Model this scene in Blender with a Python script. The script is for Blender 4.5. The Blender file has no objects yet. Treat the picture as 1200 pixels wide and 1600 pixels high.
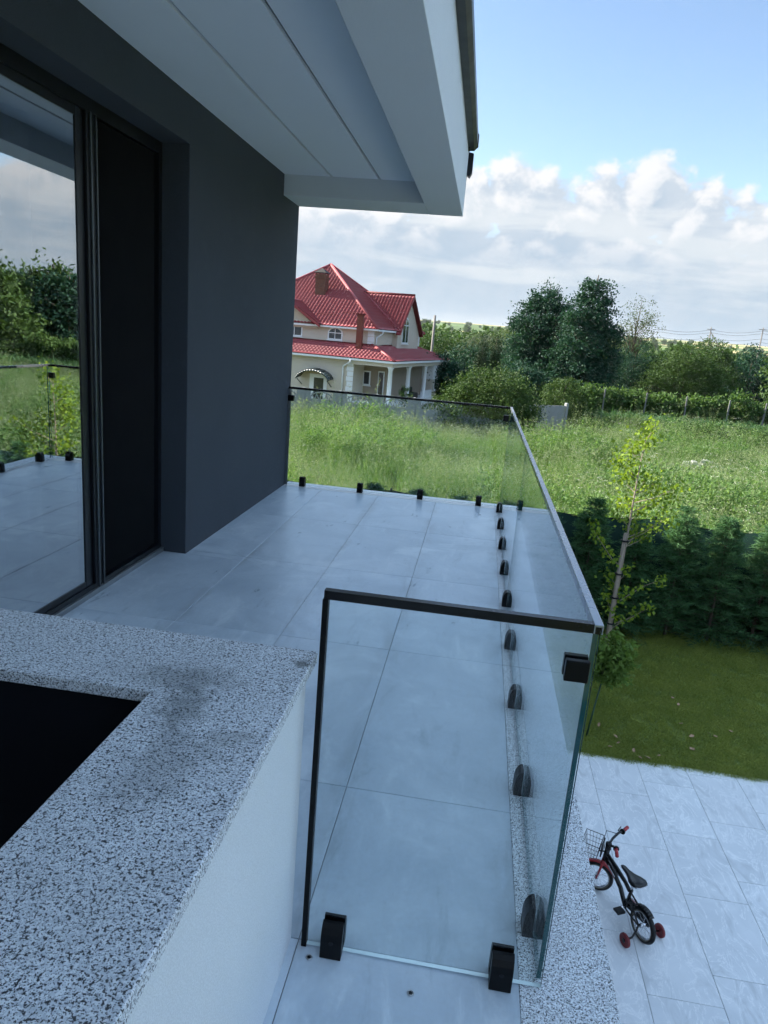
import bpy, bmesh, math, random
import numpy as np
from mathutils import Vector, Matrix, Euler

sc = bpy.context.scene
COL = sc.collection
RAD = math.radians
GZ = -3.35                      # garden level; the balcony floor is z = 0

# ------------------------------------------------------------------ camera
cam = bpy.data.objects.new('camera', bpy.data.cameras.new('camera'))
COL.objects.link(cam)
ROT = Matrix(((0.98699, -0.11113, 0.11617), (0.13943, 0.23201, -0.96267), (0.08003, 0.96634, 0.24449)))
cam.matrix_world = Matrix.Translation((0, 0, 1.624)) @ ROT.to_4x4()
cam.data.sensor_fit = 'VERTICAL'
cam.data.sensor_height = 36.0
cam.data.lens = 1096.7 / 1600 * 36
cam.data.clip_start = 0.05
cam.data.clip_end = 12000
sc.camera = cam

# ------------------------------------------------------------------ world, sun, exposure
SUN_EL = RAD(33.0)
SUN_AZ = RAD(-75.0)             # from +Y towards +X: far to the left, slightly ahead
sun_dir = Vector((math.sin(SUN_AZ) * math.cos(SUN_EL), math.cos(SUN_AZ) * math.cos(SUN_EL), math.sin(SUN_EL)))

world = bpy.data.worlds.new('World')
sc.world = world
world.use_nodes = True
WN = world.node_tree.nodes
WL = world.node_tree.links
WN.clear()


def wnode(t, **kw):
    n = WN.new(t)
    for k, v in kw.items():
        setattr(n, k, v)
    return n


def wmath(op, a, b=None, c=None, clamp=False):
    n = WN.new('ShaderNodeMath')
    n.operation = op
    n.use_clamp = clamp
    for i, x in enumerate((a, b, c)):
        if x is None:
            continue
        if isinstance(x, (int, float)):
            n.inputs[i].default_value = x
        else:
            WL.new(x, n.inputs[i])
    return n.outputs[0]


def wstep(x, lo, hi):
    n = WN.new('ShaderNodeMapRange')
    n.interpolation_type = 'SMOOTHSTEP'
    n.inputs['From Min'].default_value = lo
    n.inputs['From Max'].default_value = hi
    WL.new(x, n.inputs['Value'])
    return n.outputs[0]


def wmix(fac, a, b, blend='MIX'):
    n = WN.new('ShaderNodeMix')
    n.data_type = 'RGBA'
    n.blend_type = blend
    for sock, x in ((n.inputs[0], fac), (n.inputs[6], a), (n.inputs[7], b)):
        if isinstance(x, (int, float)):
            sock.default_value = x
        elif isinstance(x, tuple):
            sock.default_value = (*x, 1)
        else:
            WL.new(x, sock)
    return n.outputs[2]


SKY_STRENGTH = 0.066
HAZE = 0.00007
sky = wnode('ShaderNodeTexSky', sky_type='NISHITA', sun_disc=False, sun_elevation=SUN_EL,
            sun_rotation=SUN_AZ, altitude=80, air_density=1.0, dust_density=0.4, ozone_density=1.3)
tc = wnode('ShaderNodeTexCoord')
DIR = tc.outputs['Generated']
sep = wnode('ShaderNodeSeparateXYZ')
WL.new(DIR, sep.inputs[0])
elev = wmath('MULTIPLY', wmath('ARCSINE', sep.outputs['Z']), 180 / math.pi)          # degrees


def wnoise(scale, detail, rough, vec, sx=1, sy=1, sz=1, off=(0, 0, 0), distort=0.0):
    m = WN.new('ShaderNodeMapping')
    m.inputs['Scale'].default_value = (sx, sy, sz)
    m.inputs['Location'].default_value = off
    WL.new(vec, m.inputs['Vector'])
    n = WN.new('ShaderNodeTexNoise')
    n.inputs['Scale'].default_value = scale
    n.inputs['Detail'].default_value = detail
    n.inputs['Roughness'].default_value = rough
    n.inputs['Distortion'].default_value = distort
    WL.new(m.outputs[0], n.inputs['Vector'])
    return n.outputs['Fac']


azim = wmath('MULTIPLY', wmath('ARCTAN2', sep.outputs['X'], sep.outputs['Y']), 180 / math.pi)
# cumulus heads of the bank ahead (azimuth, elevation, half width, half height in degrees); elsewhere noise places them
HEADS = [(-9.5, 6.6, 4.2, 3.0), (-3.2, 8.9, 4.0, 3.2), (1.3, 9.9, 2.9, 2.9), (4.4, 8.6, 3.0, 2.6), (7.1, 9.6, 2.6, 2.8), (10.5, 10.6, 2.6, 2.9),
         (13.6, 8.8, 3.0, 2.5), (17.8, 8.4, 3.4, 2.3), (20.4, 13.6, 1.5, 0.9), (25.0, 8.6, 4.5, 2.8)]


def cloud_field(daz, de):
    """how deep inside the cumulus bank a direction lies, in degrees; negative is clear sky"""
    add = WN.new('ShaderNodeVectorMath')
    add.operation = 'ADD'
    WL.new(DIR, add.inputs[0])
    add.inputs[1].default_value = (math.radians(daz), 0, math.radians(de))
    v = add.outputs[0]
    a, e = wmath('ADD', azim, daz), wmath('ADD', elev, de)
    d = wmath('SUBTRACT', wmath('ADD', wmath('MULTIPLY', wmath('SUBTRACT', BANK, 0.5), 5.0), 9.0), e)
    for (ca, ce, rx, ry) in HEADS:
        x = wmath('MULTIPLY_ADD', a, 1 / rx, -ca / rx)
        y = wmath('MULTIPLY_ADD', e, 1 / ry, -ce / ry)
        q = wmath('SQRT', wmath('MULTIPLY_ADD', x, x, wmath('MULTIPLY', y, y)))
        d = wmath('MAXIMUM', d, wmath('MULTIPLY_ADD', q, -ry, ry))
    fine = wnoise(19.0, 7, 0.60, v, 1, 1, 1.25, (1.1, 4.2, 0.3), 0.25)
    amp = wmath('MULTIPLY_ADD', d, -0.7, 6.0)
    amp = wmath('MAXIMUM', amp, 2.5)
    return wmath('MULTIPLY_ADD', wmath('SUBTRACT', fine, 0.46), amp, d)


BANK = wnoise(4.2, 1, 0.45, DIR, 1, 1, 0.35, (2.35, 0.4, 0.0))
dens = cloud_field(0, 0)
densL = cloud_field(-0.7, 0.9)
mask = wstep(dens, -0.3, 0.75)
# white billows along the tops and towards the sun, blue-grey inside, in flat bands lower down
lit = wstep(wmath('SUBTRACT', dens, densL), -0.1, 1.5)
edge = wstep(dens, 4.5, 0.2)
high = wstep(elev, 5.5, 9.5)
shade = wnoise(3.4, 5, 0.58, DIR, 1, 1, 7.0, (0.3, 8.2, 1.0), 0.35)
body = wmix(wstep(shade, 0.40, 0.57), (2.75, 3.08, 3.36), (1.80, 2.32, 2.88))
body = wmix(wmath('MULTIPLY', wmath('MULTIPLY_ADD', lit, 0.75, wmath('MULTIPLY', edge, 0.35), clamp=True), wmath('MULTIPLY_ADD', high, 0.65, 0.35)), body, (3.82, 3.86, 3.94))
mask = wmath('MAXIMUM', mask, wmath('MULTIPLY', wstep(elev, 9.6, 7.4), 0.80))
skycol = wmix(mask, sky.outputs[0], body)
# bright blue cloud cover added above the frame to lift and tint the shade
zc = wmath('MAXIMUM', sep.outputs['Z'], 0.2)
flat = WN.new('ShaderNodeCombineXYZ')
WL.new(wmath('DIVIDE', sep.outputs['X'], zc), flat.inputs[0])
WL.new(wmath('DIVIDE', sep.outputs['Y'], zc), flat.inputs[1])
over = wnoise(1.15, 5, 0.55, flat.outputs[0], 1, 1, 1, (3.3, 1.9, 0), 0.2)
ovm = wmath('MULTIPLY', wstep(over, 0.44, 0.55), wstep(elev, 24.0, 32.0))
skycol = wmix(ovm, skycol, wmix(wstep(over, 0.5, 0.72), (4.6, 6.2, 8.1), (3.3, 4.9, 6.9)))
# pale haze lying on the horizon
hz = wstep(elev, 7.5, -0.5)
skycol = wmix(wmath('MULTIPLY', hz, 0.6), skycol, (2.02, 2.52, 2.96))
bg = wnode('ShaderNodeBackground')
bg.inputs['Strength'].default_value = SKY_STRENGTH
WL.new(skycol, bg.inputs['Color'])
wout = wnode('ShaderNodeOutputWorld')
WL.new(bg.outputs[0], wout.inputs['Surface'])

world.cycles.sampling_method = 'MANUAL'
world.cycles.sample_map_resolution = 512

sun = bpy.data.objects.new('sun', bpy.data.lights.new('sun', 'SUN'))
COL.objects.link(sun)
sun.data.energy = 4.8
sun.data.angle = RAD(0.6)
sun.data.color = (1.0, 0.93, 0.82)
sun.rotation_euler = (-sun_dir).to_track_quat('-Z', 'Y').to_euler()

sc.view_settings.view_transform = 'Standard'
sc.view_settings.look = 'None'
sc.view_settings.gamma = 1.0
sc.view_settings.use_curve_mapping = False
sc.view_settings.exposure = 1.95
sc.cycles.use_adaptive_sampling = True
sc.cycles.adaptive_threshold = 0.025
sc.cycles.adaptive_min_samples = 16
sc.cycles.max_bounces = 8
sc.cycles.diffuse_bounces = 4
sc.cycles.glossy_bounces = 4
sc.cycles.transparent_max_bounces = 24
sc.cycles.sample_clamp_indirect = 8.0

# ------------------------------------------------------------------ helpers: meshes and objects
rng = np.random.default_rng(7)
rnd = random.Random(7)


class MB:
    def __init__(self):
        self.v = []
        self.f = []

    def add(self, vs, fs):
        b = len(self.v)
        self.v += [tuple(p) for p in vs]
        self.f += [tuple(i + b for i in q) for q in fs]
        return self

    def box(self, x0, x1, y0, y1, z0, z1):
        return self.add([(x0, y0, z0), (x1, y0, z0), (x1, y1, z0), (x0, y1, z0), (x0, y0, z1), (x1, y0, z1), (x1, y1, z1), (x0, y1, z1)],
                        [(0, 3, 2, 1), (4, 5, 6, 7), (0, 1, 5, 4), (1, 2, 6, 5), (2, 3, 7, 6), (3, 0, 4, 7)])

    def tbox(self, x0, x1, y0, y1, z0, z1, b):
        """box with the top edges chamfered"""
        v = [(x0, y0, z0), (x1, y0, z0), (x1, y1, z0), (x0, y1, z0),
             (x0, y0, z1 - b), (x1, y0, z1 - b), (x1, y1, z1 - b), (x0, y1, z1 - b),
             (x0 + b, y0 + b, z1), (x1 - b, y0 + b, z1), (x1 - b, y1 - b, z1), (x0 + b, y1 - b, z1)]
        f = [(0, 3, 2, 1), (8, 9, 10, 11)]
        for i in range(4):
            j = (i + 1) % 4
            f += [(i, j, j + 4, i + 4), (i + 4, j + 4, j + 8, i + 8)]
        return self.add(v, f)

    def tube(self, pts, r, n=8, caps=True):
        pts = [Vector(p) for p in pts]
        rs = r if isinstance(r, (list, tuple)) else [r] * len(pts)
        b = len(self.v)
        up = None
        for i, p in enumerate(pts):
            t = (pts[min(i + 1, len(pts) - 1)] - pts[max(i - 1, 0)]).normalized()
            if up is None:
                up = Vector((0, 0, 1)) if abs(t.z) < 0.9 else Vector((1, 0, 0))
            a = t.cross(up).normalized()
            c = a.cross(t).normalized()
            up = c
            for k in range(n):
                w = 2 * math.pi * k / n
                self.v.append(tuple(p + (a * math.cos(w) + c * math.sin(w)) * rs[i]))
        for i in range(len(pts) - 1):
            for k in range(n):
                k2 = (k + 1) % n
                self.f.append((b + i * n + k, b + i * n + k2, b + (i + 1) * n + k2, b + (i + 1) * n + k))
        if caps:
            self.f.append(tuple(b + k for k in reversed(range(n))))
            self.f.append(tuple(b + (len(pts) - 1) * n + k for k in range(n)))
        return self

    def ring(self, c, axis, R, r, n=32, m=8, flat=1.0):
        """torus round c with the given axis; flat scales the tube along the axis"""
        ax = Vector(axis).normalized()
        e1 = ax.orthogonal().normalized()
        e2 = ax.cross(e1)
        c = Vector(c)
        b = len(self.v)
        for i in range(n):
            w = 2 * math.pi * i / n
            d = e1 * math.cos(w) + e2 * math.sin(w)
            for k in range(m):
                q = 2 * math.pi * k / m
                self.v.append(tuple(c + d * (R + r * math.cos(q)) + ax * (r * flat * math.sin(q))))
        for i in range(n):
            i2 = (i + 1) % n
            for k in range(m):
                k2 = (k + 1) % m
                self.f.append((b + i * m + k, b + i2 * m + k, b + i2 * m + k2, b + i * m + k2))
        return self

    def disc(self, c, axis, R, h, n=24, prof=None):
        """turned body along axis: prof = [(radius, along)]"""
        ax = Vector(axis).normalized()
        e1 = ax.orthogonal().normalized()
        e2 = ax.cross(e1)
        c = Vector(c)
        prof = prof or [(R, -h / 2), (R, h / 2)]
        b = len(self.v)
        for (r, s) in prof:
            for i in range(n):
                w = 2 * math.pi * i / n
                self.v.append(tuple(c + (e1 * math.cos(w) + e2 * math.sin(w)) * r + ax * s))
        for j in range(len(prof) - 1):
            for i in range(n):
                i2 = (i + 1) % n
                self.f.append((b + j * n + i, b + j * n + i2, b + (j + 1) * n + i2, b + (j + 1) * n + i))
        self.f.append(tuple(b + i for i in reversed(range(n))))
        self.f.append(tuple(b + (len(prof) - 1) * n + i for i in range(n)))
        return self

    def prism(self, poly, a, b, axis='y'):
        """extrude a 2-D polygon: axis y -> poly is (x,z); axis x -> (y,z); axis z -> (x,y)"""
        def P(q, s):
            return (q[0], s, q[1]) if axis == 'y' else ((s, q[0], q[1]) if axis == 'x' else (q[0], q[1], s))
        n = len(poly)
        vs = [P(q, a) for q in poly] + [P(q, b) for q in poly]
        fs = [tuple(range(n)), tuple(reversed(range(n, 2 * n)))] + [(i, i + n, (i + 1) % n + n, (i + 1) % n) for i in range(n)]
        return self.add(vs, fs)

    def poly(self, *ps):
        return self.add(ps, [tuple(range(len(ps)))])

    def mesh(self, name, mat, smooth=False):
        me = bpy.data.meshes.new(name)
        me.from_pydata(self.v, [], self.f)
        bm = bmesh.new()
        bm.from_mesh(me)
        bmesh.ops.recalc_face_normals(bm, faces=bm.faces)
        bm.to_mesh(me)
        bm.free()
        if mat:
            me.materials.append(mat)
        if smooth:
            me.polygons.foreach_set('use_smooth', [True] * len(me.polygons))
        return me

    def build(self, name, mat, parent=None, smooth=False, world=False, bevel=0.0):
        return put(name, self.mesh(name, mat, smooth), parent, world, bevel)


def put(name, me, parent=None, world=False, bevel=0.0):
    o = bpy.data.objects.new(name, me)
    COL.objects.link(o)
    if parent:
        o.parent = parent
        if world:
            o.location = -parent.location
    if bevel:
        m = o.modifiers.new('edge', 'BEVEL')
        m.width = bevel
        m.segments = 2
        m.limit_method = 'ANGLE'
    return o


def smooth_by_angle(o, deg=35):
    me = o.data
    me.polygons.foreach_set('use_smooth', [True] * len(me.polygons))
    bm = bmesh.new()
    bm.from_mesh(me)
    for e in bm.edges:
        if len(e.link_faces) == 2:
            e.smooth = e.calc_face_angle(0) < RAD(deg)
    bm.to_mesh(me)
    bm.free()
    return o


def thing(name, label, cat, loc=(0, 0, 0), rotz=0.0, group=None):
    o = bpy.data.objects.new(name, None)
    o.empty_display_size = 0.2
    COL.objects.link(o)
    o.location = loc
    o.rotation_euler = (0, 0, rotz)
    return tag(o, label, cat, group)


def tag(o, label, cat, group=None):
    o['label'] = label
    o['category'] = cat
    if group:
        o['group'] = group
    return o


def structure(o):
    o['kind'] = 'structure'
    return o


def stuff(o, label=None, cat=None):
    o['kind'] = 'stuff'
    if label:
        o['label'] = label
    if cat:
        o['category'] = cat
    return o


def dup(root, loc, rotz=0.0, label=None, scale=None):
    r = root.copy()
    COL.objects.link(r)
    r.location = loc
    r.rotation_euler = (0, 0, rotz)
    if scale:
        r.scale = scale
    if label:
        r['label'] = label
    for ch in list(root.children):
        c = ch.copy()
        COL.objects.link(c)
        c.parent = r
        for g in list(ch.children):
            d = g.copy()
            COL.objects.link(d)
            d.parent = c
    return r


def fast_mesh(name, V, F, mat, smooth=False):
    """V (n,3), F (m,k) with k = 3 or 4"""
    me = bpy.data.meshes.new(name)
    V = np.asarray(V, np.float32)
    F = np.asarray(F, np.int32)
    m, k = F.shape
    me.vertices.add(len(V))
    me.vertices.foreach_set('co', V.ravel())
    me.loops.add(m * k)
    me.loops.foreach_set('vertex_index', F.ravel())
    me.polygons.add(m)
    me.polygons.foreach_set('loop_start', np.arange(0, m * k, k, dtype=np.int32))
    me.polygons.foreach_set('loop_total', np.full(m, k, np.int32))
    me.update(calc_edges=True)
    me.materials.append(mat)
    if smooth:
        me.polygons.foreach_set('use_smooth', [True] * m)
    return me


# ------------------------------------------------------------------ helpers: materials
def newmat(name):
    m = bpy.data.materials.new(name)
    m.use_nodes = True
    nt = m.node_tree
    return m, nt, nt.nodes, nt.links, nt.nodes['Principled BSDF']


class NT:
    """small wrapper for node graphs of materials"""
    def __init__(self, name):
        self.m, self.nt, self.n, self.l, self.p = newmat(name)

    def node(self, t, **kw):
        x = self.n.new(t)
        for k, v in kw.items():
            setattr(x, k, v)
        return x

    def link(self, a, b):
        self.l.new(a, b)

    def coord(self, kind='Object', scale=(1, 1, 1), jitter=False):
        if kind == 'World':
            v = self.node('ShaderNodeNewGeometry').outputs['Position']
        else:
            v = self.node('ShaderNodeTexCoord').outputs[kind]
        mp = self.node('ShaderNodeMapping')
        mp.inputs['Scale'].default_value = scale
        self.link(v, mp.inputs['Vector'])
        if jitter:
            oi = self.node('ShaderNodeObjectInfo')
            mu = self.node('ShaderNodeVectorMath', operation='SCALE')
            mu.inputs[0].default_value = (37.3, 61.7, 17.1)
            self.link(oi.outputs['Random'], mu.inputs['Scale'])
            self.link(mu.outputs[0], mp.inputs['Location'])
        return mp.outputs[0]

    def noise(self, vec, scale, detail=4, rough=0.55, distort=0.0):
        x = self.node('ShaderNodeTexNoise')
        x.inputs['Scale'].default_value = scale
        x.inputs['Detail'].default_value = detail
        x.inputs['Roughness'].default_value = rough
        x.inputs['Distortion'].default_value = distort
        self.link(vec, x.inputs['Vector'])
        return x.outputs['Fac']

    def voronoi(self, vec, scale, feature='F1', out='Distance', rand=1.0):
        x = self.node('ShaderNodeTexVoronoi', feature=feature)
        x.inputs['Scale'].default_value = scale
        x.inputs['Randomness'].default_value = rand
        self.link(vec, x.inputs['Vector'])
        return x.outputs[out]

    def ramp(self, fac, lo, hi, a=0.0, b=1.0):
        x = self.node('ShaderNodeMapRange', interpolation_type='SMOOTHSTEP')
        for k, v in (('From Min', lo), ('From Max', hi), ('To Min', a), ('To Max', b)):
            x.inputs[k].default_value = v
        self.link(fac, x.inputs['Value'])
        return x.outputs[0]

    def mix(self, fac, a, b, blend='MIX'):
        x = self.node('ShaderNodeMix', data_type='RGBA', blend_type=blend)
        for s, q in ((x.inputs[0], fac), (x.inputs[6], a), (x.inputs[7], b)):
            if isinstance(q, (int, float)):
                s.default_value = q
            elif isinstance(q, tuple):
                s.default_value = (*q, 1)
            else:
                self.link(q, s)
        return x.outputs[2]

    def math(self, op, a, b=0.0, clamp=False):
        x = self.node('ShaderNodeMath', operation=op, use_clamp=clamp)
        for i, q in enumerate((a, b)):
            if isinstance(q, (int, float)):
                x.inputs[i].default_value = q
            else:
                self.link(q, x.inputs[i])
        return x.outputs[0]

    def bump(self, h, strength=0.3, dist=0.01):
        x = self.node('ShaderNodeBump')
        x.inputs['Strength'].default_value = strength
        x.inputs['Distance'].default_value = dist
        self.link(h, x.inputs['Height'])
        self.link(x.outputs[0], self.p.inputs['Normal'])
        return x

    def set(self, color=None, rough=None, metal=None, spec=None):
        for key, val in (('Base Color', color), ('Roughness', rough), ('Metallic', metal), ('Specular IOR Level', spec)):
            if val is None:
                continue
            s = self.p.inputs[key]
            if isinstance(val, tuple):
                s.default_value = (*val, 1)
            elif isinstance(val, (int, float)):
                s.default_value = val
            else:
                self.link(val, s)
        return self


def plain(name, color, rough=0.5, metal=0.0, spec=0.5, var=0.12, scale=6.0, bump=0.0, bscale=200.0):
    t = NT(name)
    v = t.coord('Object')
    n = t.noise(v, scale, 5, 0.6)
    c1 = tuple(c * (1 - var) for c in color)
    c2 = tuple(min(1, c * (1 + var)) for c in color)
    t.set(t.mix(n, c1, c2), t.ramp(n, 0.2, 0.8, max(0.02, rough - 0.06), min(1, rough + 0.06)), metal, spec)
    if bump:
        t.bump(t.noise(v, bscale, 3, 0.6), bump, 0.004)
    return t.m


def leafmat(name, dark, light, trans=0.35, patch=0.5, tint=(1.0, 1.05, 0.55)):
    """foliage: each leaf a little different, patches through the crown, light through the blade"""
    t = NT(name)
    geo = t.node('ShaderNodeNewGeometry')
    oi = t.node('ShaderNodeObjectInfo')
    v = t.coord('World')
    n = t.noise(v, patch, 3, 0.6)
    f = t.math('ADD', t.math('MULTIPLY', geo.outputs['Random Per Island'], 0.55), t.math('MULTIPLY', n, 0.6))
    f = t.math('ADD', t.math('SUBTRACT', f, 0.15), t.math('MULTIPLY', oi.outputs['Random'], 0.15), clamp=True)
    col = t.mix(f, dark, light)
    t.set(col, 0.6, 0.0, 0.14)
    tr = t.node('ShaderNodeBsdfTranslucent')
    t.link(t.mix(1.0, col, tint, 'MULTIPLY'), tr.inputs['Color'])
    mx = t.node('ShaderNodeMixShader')
    mx.inputs[0].default_value = trans
    t.link(t.p.outputs[0], mx.inputs[1])
    t.link(tr.outputs[0], mx.inputs[2])
    t.link(mx.outputs[0], t.n['Material Output'].inputs['Surface'])
    return t.m


def glassmat(name, tint, base=0.045, gain=0.955, power=5.0):
    """clear pane: tinted see-through plus mirror reflection that grows towards grazing view"""
    t = NT(name)
    lw = t.node('ShaderNodeLayerWeight')
    lw.inputs['Blend'].default_value = 0.5
    f = t.math('POWER', lw.outputs['Facing'], power)
    f = t.math('ADD', t.math('MULTIPLY', f, gain), base, clamp=True)
    tr = t.node('ShaderNodeBsdfTransparent')
    tr.inputs['Color'].default_value = (*tint, 1)
    gl = t.node('ShaderNodeBsdfGlossy')
    gl.inputs['Roughness'].default_value = 0.0
    gl.inputs['Color'].default_value = (0.96, 0.98, 1.0, 1)
    mx = t.node('ShaderNodeMixShader')
    t.link(f, mx.inputs[0])
    t.link(tr.outputs[0], mx.inputs[1])
    t.link(gl.outputs[0], mx.inputs[2])
    t.link(mx.outputs[0], t.n['Material Output'].inputs['Surface'])
    return t.m


def m_porcelain():
    t = NT('cement_porcelain')
    v = t.coord('Object', (1, 1, 1), True)
    vs = t.coord('Object', (3.0, 0.8, 1), True)
    cloud = t.noise(v, 2.0, 7, 0.64, 0.7)
    streak = t.noise(vs, 3.0, 7, 0.68, 0.4)
    fine = t.noise(v, 60, 3, 0.6)
    oi = t.node('ShaderNodeObjectInfo')
    base = t.mix(t.ramp(cloud, 0.28, 0.72), (0.40, 0.475, 0.55), (0.57, 0.64, 0.71))
    base = t.mix(t.ramp(streak, 0.52, 0.74, 0, 0.8), base, (0.67, 0.73, 0.78))
    base = t.mix(t.ramp(streak, 0.46, 0.26, 0, 0.8), base, (0.32, 0.385, 0.45))
    base = t.mix(t.math('MULTIPLY', oi.outputs['Random'], 0.34), base, (0.40, 0.45, 0.50))
    base = t.mix(t.ramp(fine, 0.3, 0.7, 0, 0.12), base, (0.33, 0.33, 0.33))
    so = t.node('ShaderNodeSeparateXYZ')
    t.link(t.node('ShaderNodeTexCoord').outputs['Object'], so.inputs[0])
    nearj = t.ramp(t.math('ABSOLUTE', so.outputs['X']), 0.20, 0.30)
    grime = t.math('MULTIPLY', nearj, t.ramp(t.noise(vs, 2.4, 6, 0.65, 0.3), 0.42, 0.66, 0, 0.55))
    base = t.mix(grime, base, (0.27, 0.30, 0.33))
    w = t.coord('World', (1, 1, 1))
    smear = t.noise(w, 1.3, 6, 0.60, 0.7)
    base = t.mix(t.ramp(smear, 0.52, 0.68, 0, 0.6), base, (0.72, 0.77, 0.81))
    t.set(base, t.math('ADD', t.ramp(streak, 0.3, 0.7, 0.27, 0.36), t.ramp(smear, 0.45, 0.75, 0, 0.10)), 0, 0.5)
    t.bump(fine, 0.05, 0.003)
    return t.m


def m_paver():
    t = NT('slate_look_paver')
    v = t.coord('Object', (1, 1, 1), True)
    vs = t.coord('Object', (2.6, 1.0, 1), True)
    rot = t.node('ShaderNodeMapping')
    rot.inputs['Rotation'].default_value = (0, 0, 0.7)
    t.link(vs, rot.inputs['Vector'])
    cloud = t.noise(v, 2.6, 6, 0.6, 0.5)
    vein = t.noise(rot.outputs[0], 2.2, 8, 0.62, 1.4)
    dv = t.math('ABSOLUTE', t.math('SUBTRACT', vein, 0.5))
    base = t.mix(t.ramp(cloud, 0.25, 0.75), (0.60, 0.63, 0.66), (0.72, 0.745, 0.77))
    base = t.mix(t.ramp(dv, 0.020, 0.0, 0, 0.85), base, (0.86, 0.87, 0.88))
    base = t.mix(t.ramp(vein, 0.52, 0.70, 0, 0.65), base, (0.46, 0.48, 0.50))
    oi = t.node('ShaderNodeObjectInfo')
    base = t.mix(t.math('MULTIPLY', oi.outputs['Random'], 0.22), base, (0.52, 0.52, 0.53))
    t.set(base, 0.5, 0, 0.45)
    t.bump(vein, 0.12, 0.01)
    return t.m


def m_granite(name='speckled_granite', stain=False):
    t = NT(name)
    v = t.coord('World')
    a = t.noise(v, 380, 2, 0.55)
    b = t.noise(v, 205, 3, 0.66, 0.15)
    c = t.voronoi(v, 260, 'F1', 'Color')
    sepc = t.node('ShaderNodeSeparateColor')
    t.link(c, sepc.inputs[0])
    base = t.mix(t.ramp(sepc.outputs[0], 0.15, 0.95), (0.62, 0.66, 0.71), (0.85, 0.88, 0.91))
    base = t.mix(t.ramp(b, 0.535, 0.575, 0, 0.6), base, (0.26, 0.28, 0.31))
    base = t.mix(t.ramp(b, 0.562, 0.585), base, (0.007, 0.010, 0.016))
    base = t.mix(t.ramp(a, 0.585, 0.61, 0, 0.95), base, (0.010, 0.013, 0.022))
    big = t.noise(v, 3.0, 4, 0.6)
    base = t.mix(t.ramp(big, 0.45, 0.7, 0, 0.22), base, (0.30, 0.31, 0.31))
    if stain:
        # rain-borne dirt lying over the corner joint and a dark algae patch by the edge
        def spot(cx, cy, rx, ry, amt, col, ns):
            mp = t.node('ShaderNodeMapping')
            mp.inputs['Location'].default_value = (-cx / rx, -cy / ry, 0)
            mp.inputs['Scale'].default_value = (1 / rx, 1 / ry, 0)
            t.link(t.node('ShaderNodeNewGeometry').outputs['Position'], mp.inputs['Vector'])
            ln = t.node('ShaderNodeVectorMath', operation='LENGTH')
            t.link(mp.outputs[0], ln.inputs[0])
            d = t.math('ADD', ln.outputs['Value'], t.math('MULTIPLY', t.math('SUBTRACT', t.noise(v, ns, 7, 0.75), 0.5), 2.4))
            return t.mix(t.ramp(d, 0.95, 0.25, 0, amt), base, col)
        base = spot(-0.56, 1.36, 0.15, 0.08, 0.42, (0.05, 0.06, 0.062), 18)
        base = spot(-0.53, 1.24, 0.08, 0.11, 0.50, (0.05, 0.06, 0.06), 22)
        base = spot(-0.49, 1.05, 0.11, 0.18, 0.35, (0.06, 0.07, 0.075), 16)
        base = spot(-0.345, 1.50, 0.028, 0.03, 0.72, (0.05, 0.055, 0.05), 40)
        base = spot(-0.40, 1.16, 0.06, 0.05, 0.3, (0.09, 0.09, 0.08), 30)
    t.set(base, t.ramp(a, 0.3, 0.7, 0.34, 0.5), 0, 0.45)
    t.bump(a, 0.06, 0.002)
    return t.m


def m_stucco(name, c, grain=260.0, bump=0.5, rough=0.9, dirt=None, var=0.08):
    t = NT(name)
    v = t.coord('World')
    n = t.noise(v, 1.7, 5, 0.6)
    g = t.noise(v, grain, 3, 0.7)
    base = t.mix(n, tuple(x * (1 - var) for x in c), tuple(min(1, x * (1 + var)) for x in c))
    base = t.mix(t.ramp(g, 0.42, 0.62, 0.35, 0.0), base, tuple(x * 0.6 for x in c))
    if dirt:
        base = t.mix(t.ramp(t.noise(v, 5.0, 6, 0.7), 0.55, 0.8, 0, 0.5), base, dirt)
    t.set(base, rough, 0, 0.25)
    t.bump(g, bump, 0.006)
    return t.m


def m_brick():
    t = NT('chimney_brick')
    v = t.coord('Object')
    b = t.node('ShaderNodeTexBrick')
    b.inputs['Scale'].default_value = 4.0
    b.inputs['Color1'].default_value = (0.19, 0.06, 0.035, 1)
    b.inputs['Color2'].default_value = (0.12, 0.045, 0.03, 1)
    b.inputs['Mortar'].default_value = (0.18, 0.15, 0.12, 1)
    mp = t.node('ShaderNodeMapping')
    mp.inputs['Rotation'].default_value = (RAD(90), 0, 0)
    t.link(v, mp.inputs['Vector'])
    t.link(mp.outputs[0], b.inputs['Vector'])
    t.set(b.outputs['Color'], 0.85, 0, 0.2)
    return t.m


def m_ground():
    t = NT('meadow_soil')
    v = t.coord('World')
    n = t.noise(v, 0.25, 6, 0.6)
    f = t.noise(v, 3.0, 5, 0.65)
    c = t.mix(n, (0.045, 0.062, 0.018), (0.09, 0.11, 0.035))
    c = t.mix(t.ramp(f, 0.5, 0.8, 0, 0.6), c, (0.10, 0.085, 0.05))
    t.set(c, 0.95, 0, 0.1)
    return t.m


def m_hills():
    t = NT('far_fields')
    v = t.coord('World', (0.0016, 0.0075, 0.0))
    cell = t.voronoi(v, 1.0, 'F1', 'Color')
    s = t.node('ShaderNodeSeparateColor')
    t.link(cell, s.inputs[0])
    n = t.noise(t.coord('World', (0.02, 0.02, 0.02)), 1.0, 5, 0.6)
    c = t.mix(t.ramp(s.outputs[0], 0.35, 0.65), (0.07, 0.11, 0.035), (0.33, 0.27, 0.13))
    c = t.mix(t.ramp(s.outputs[1], 0.55, 0.7), c, (0.10, 0.16, 0.05))
    c = t.mix(t.ramp(n, 0.56, 0.68, 0, 0.85), c, (0.035, 0.06, 0.025))
    t.set(c, 0.95, 0, 0.1)
    return t.m


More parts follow.
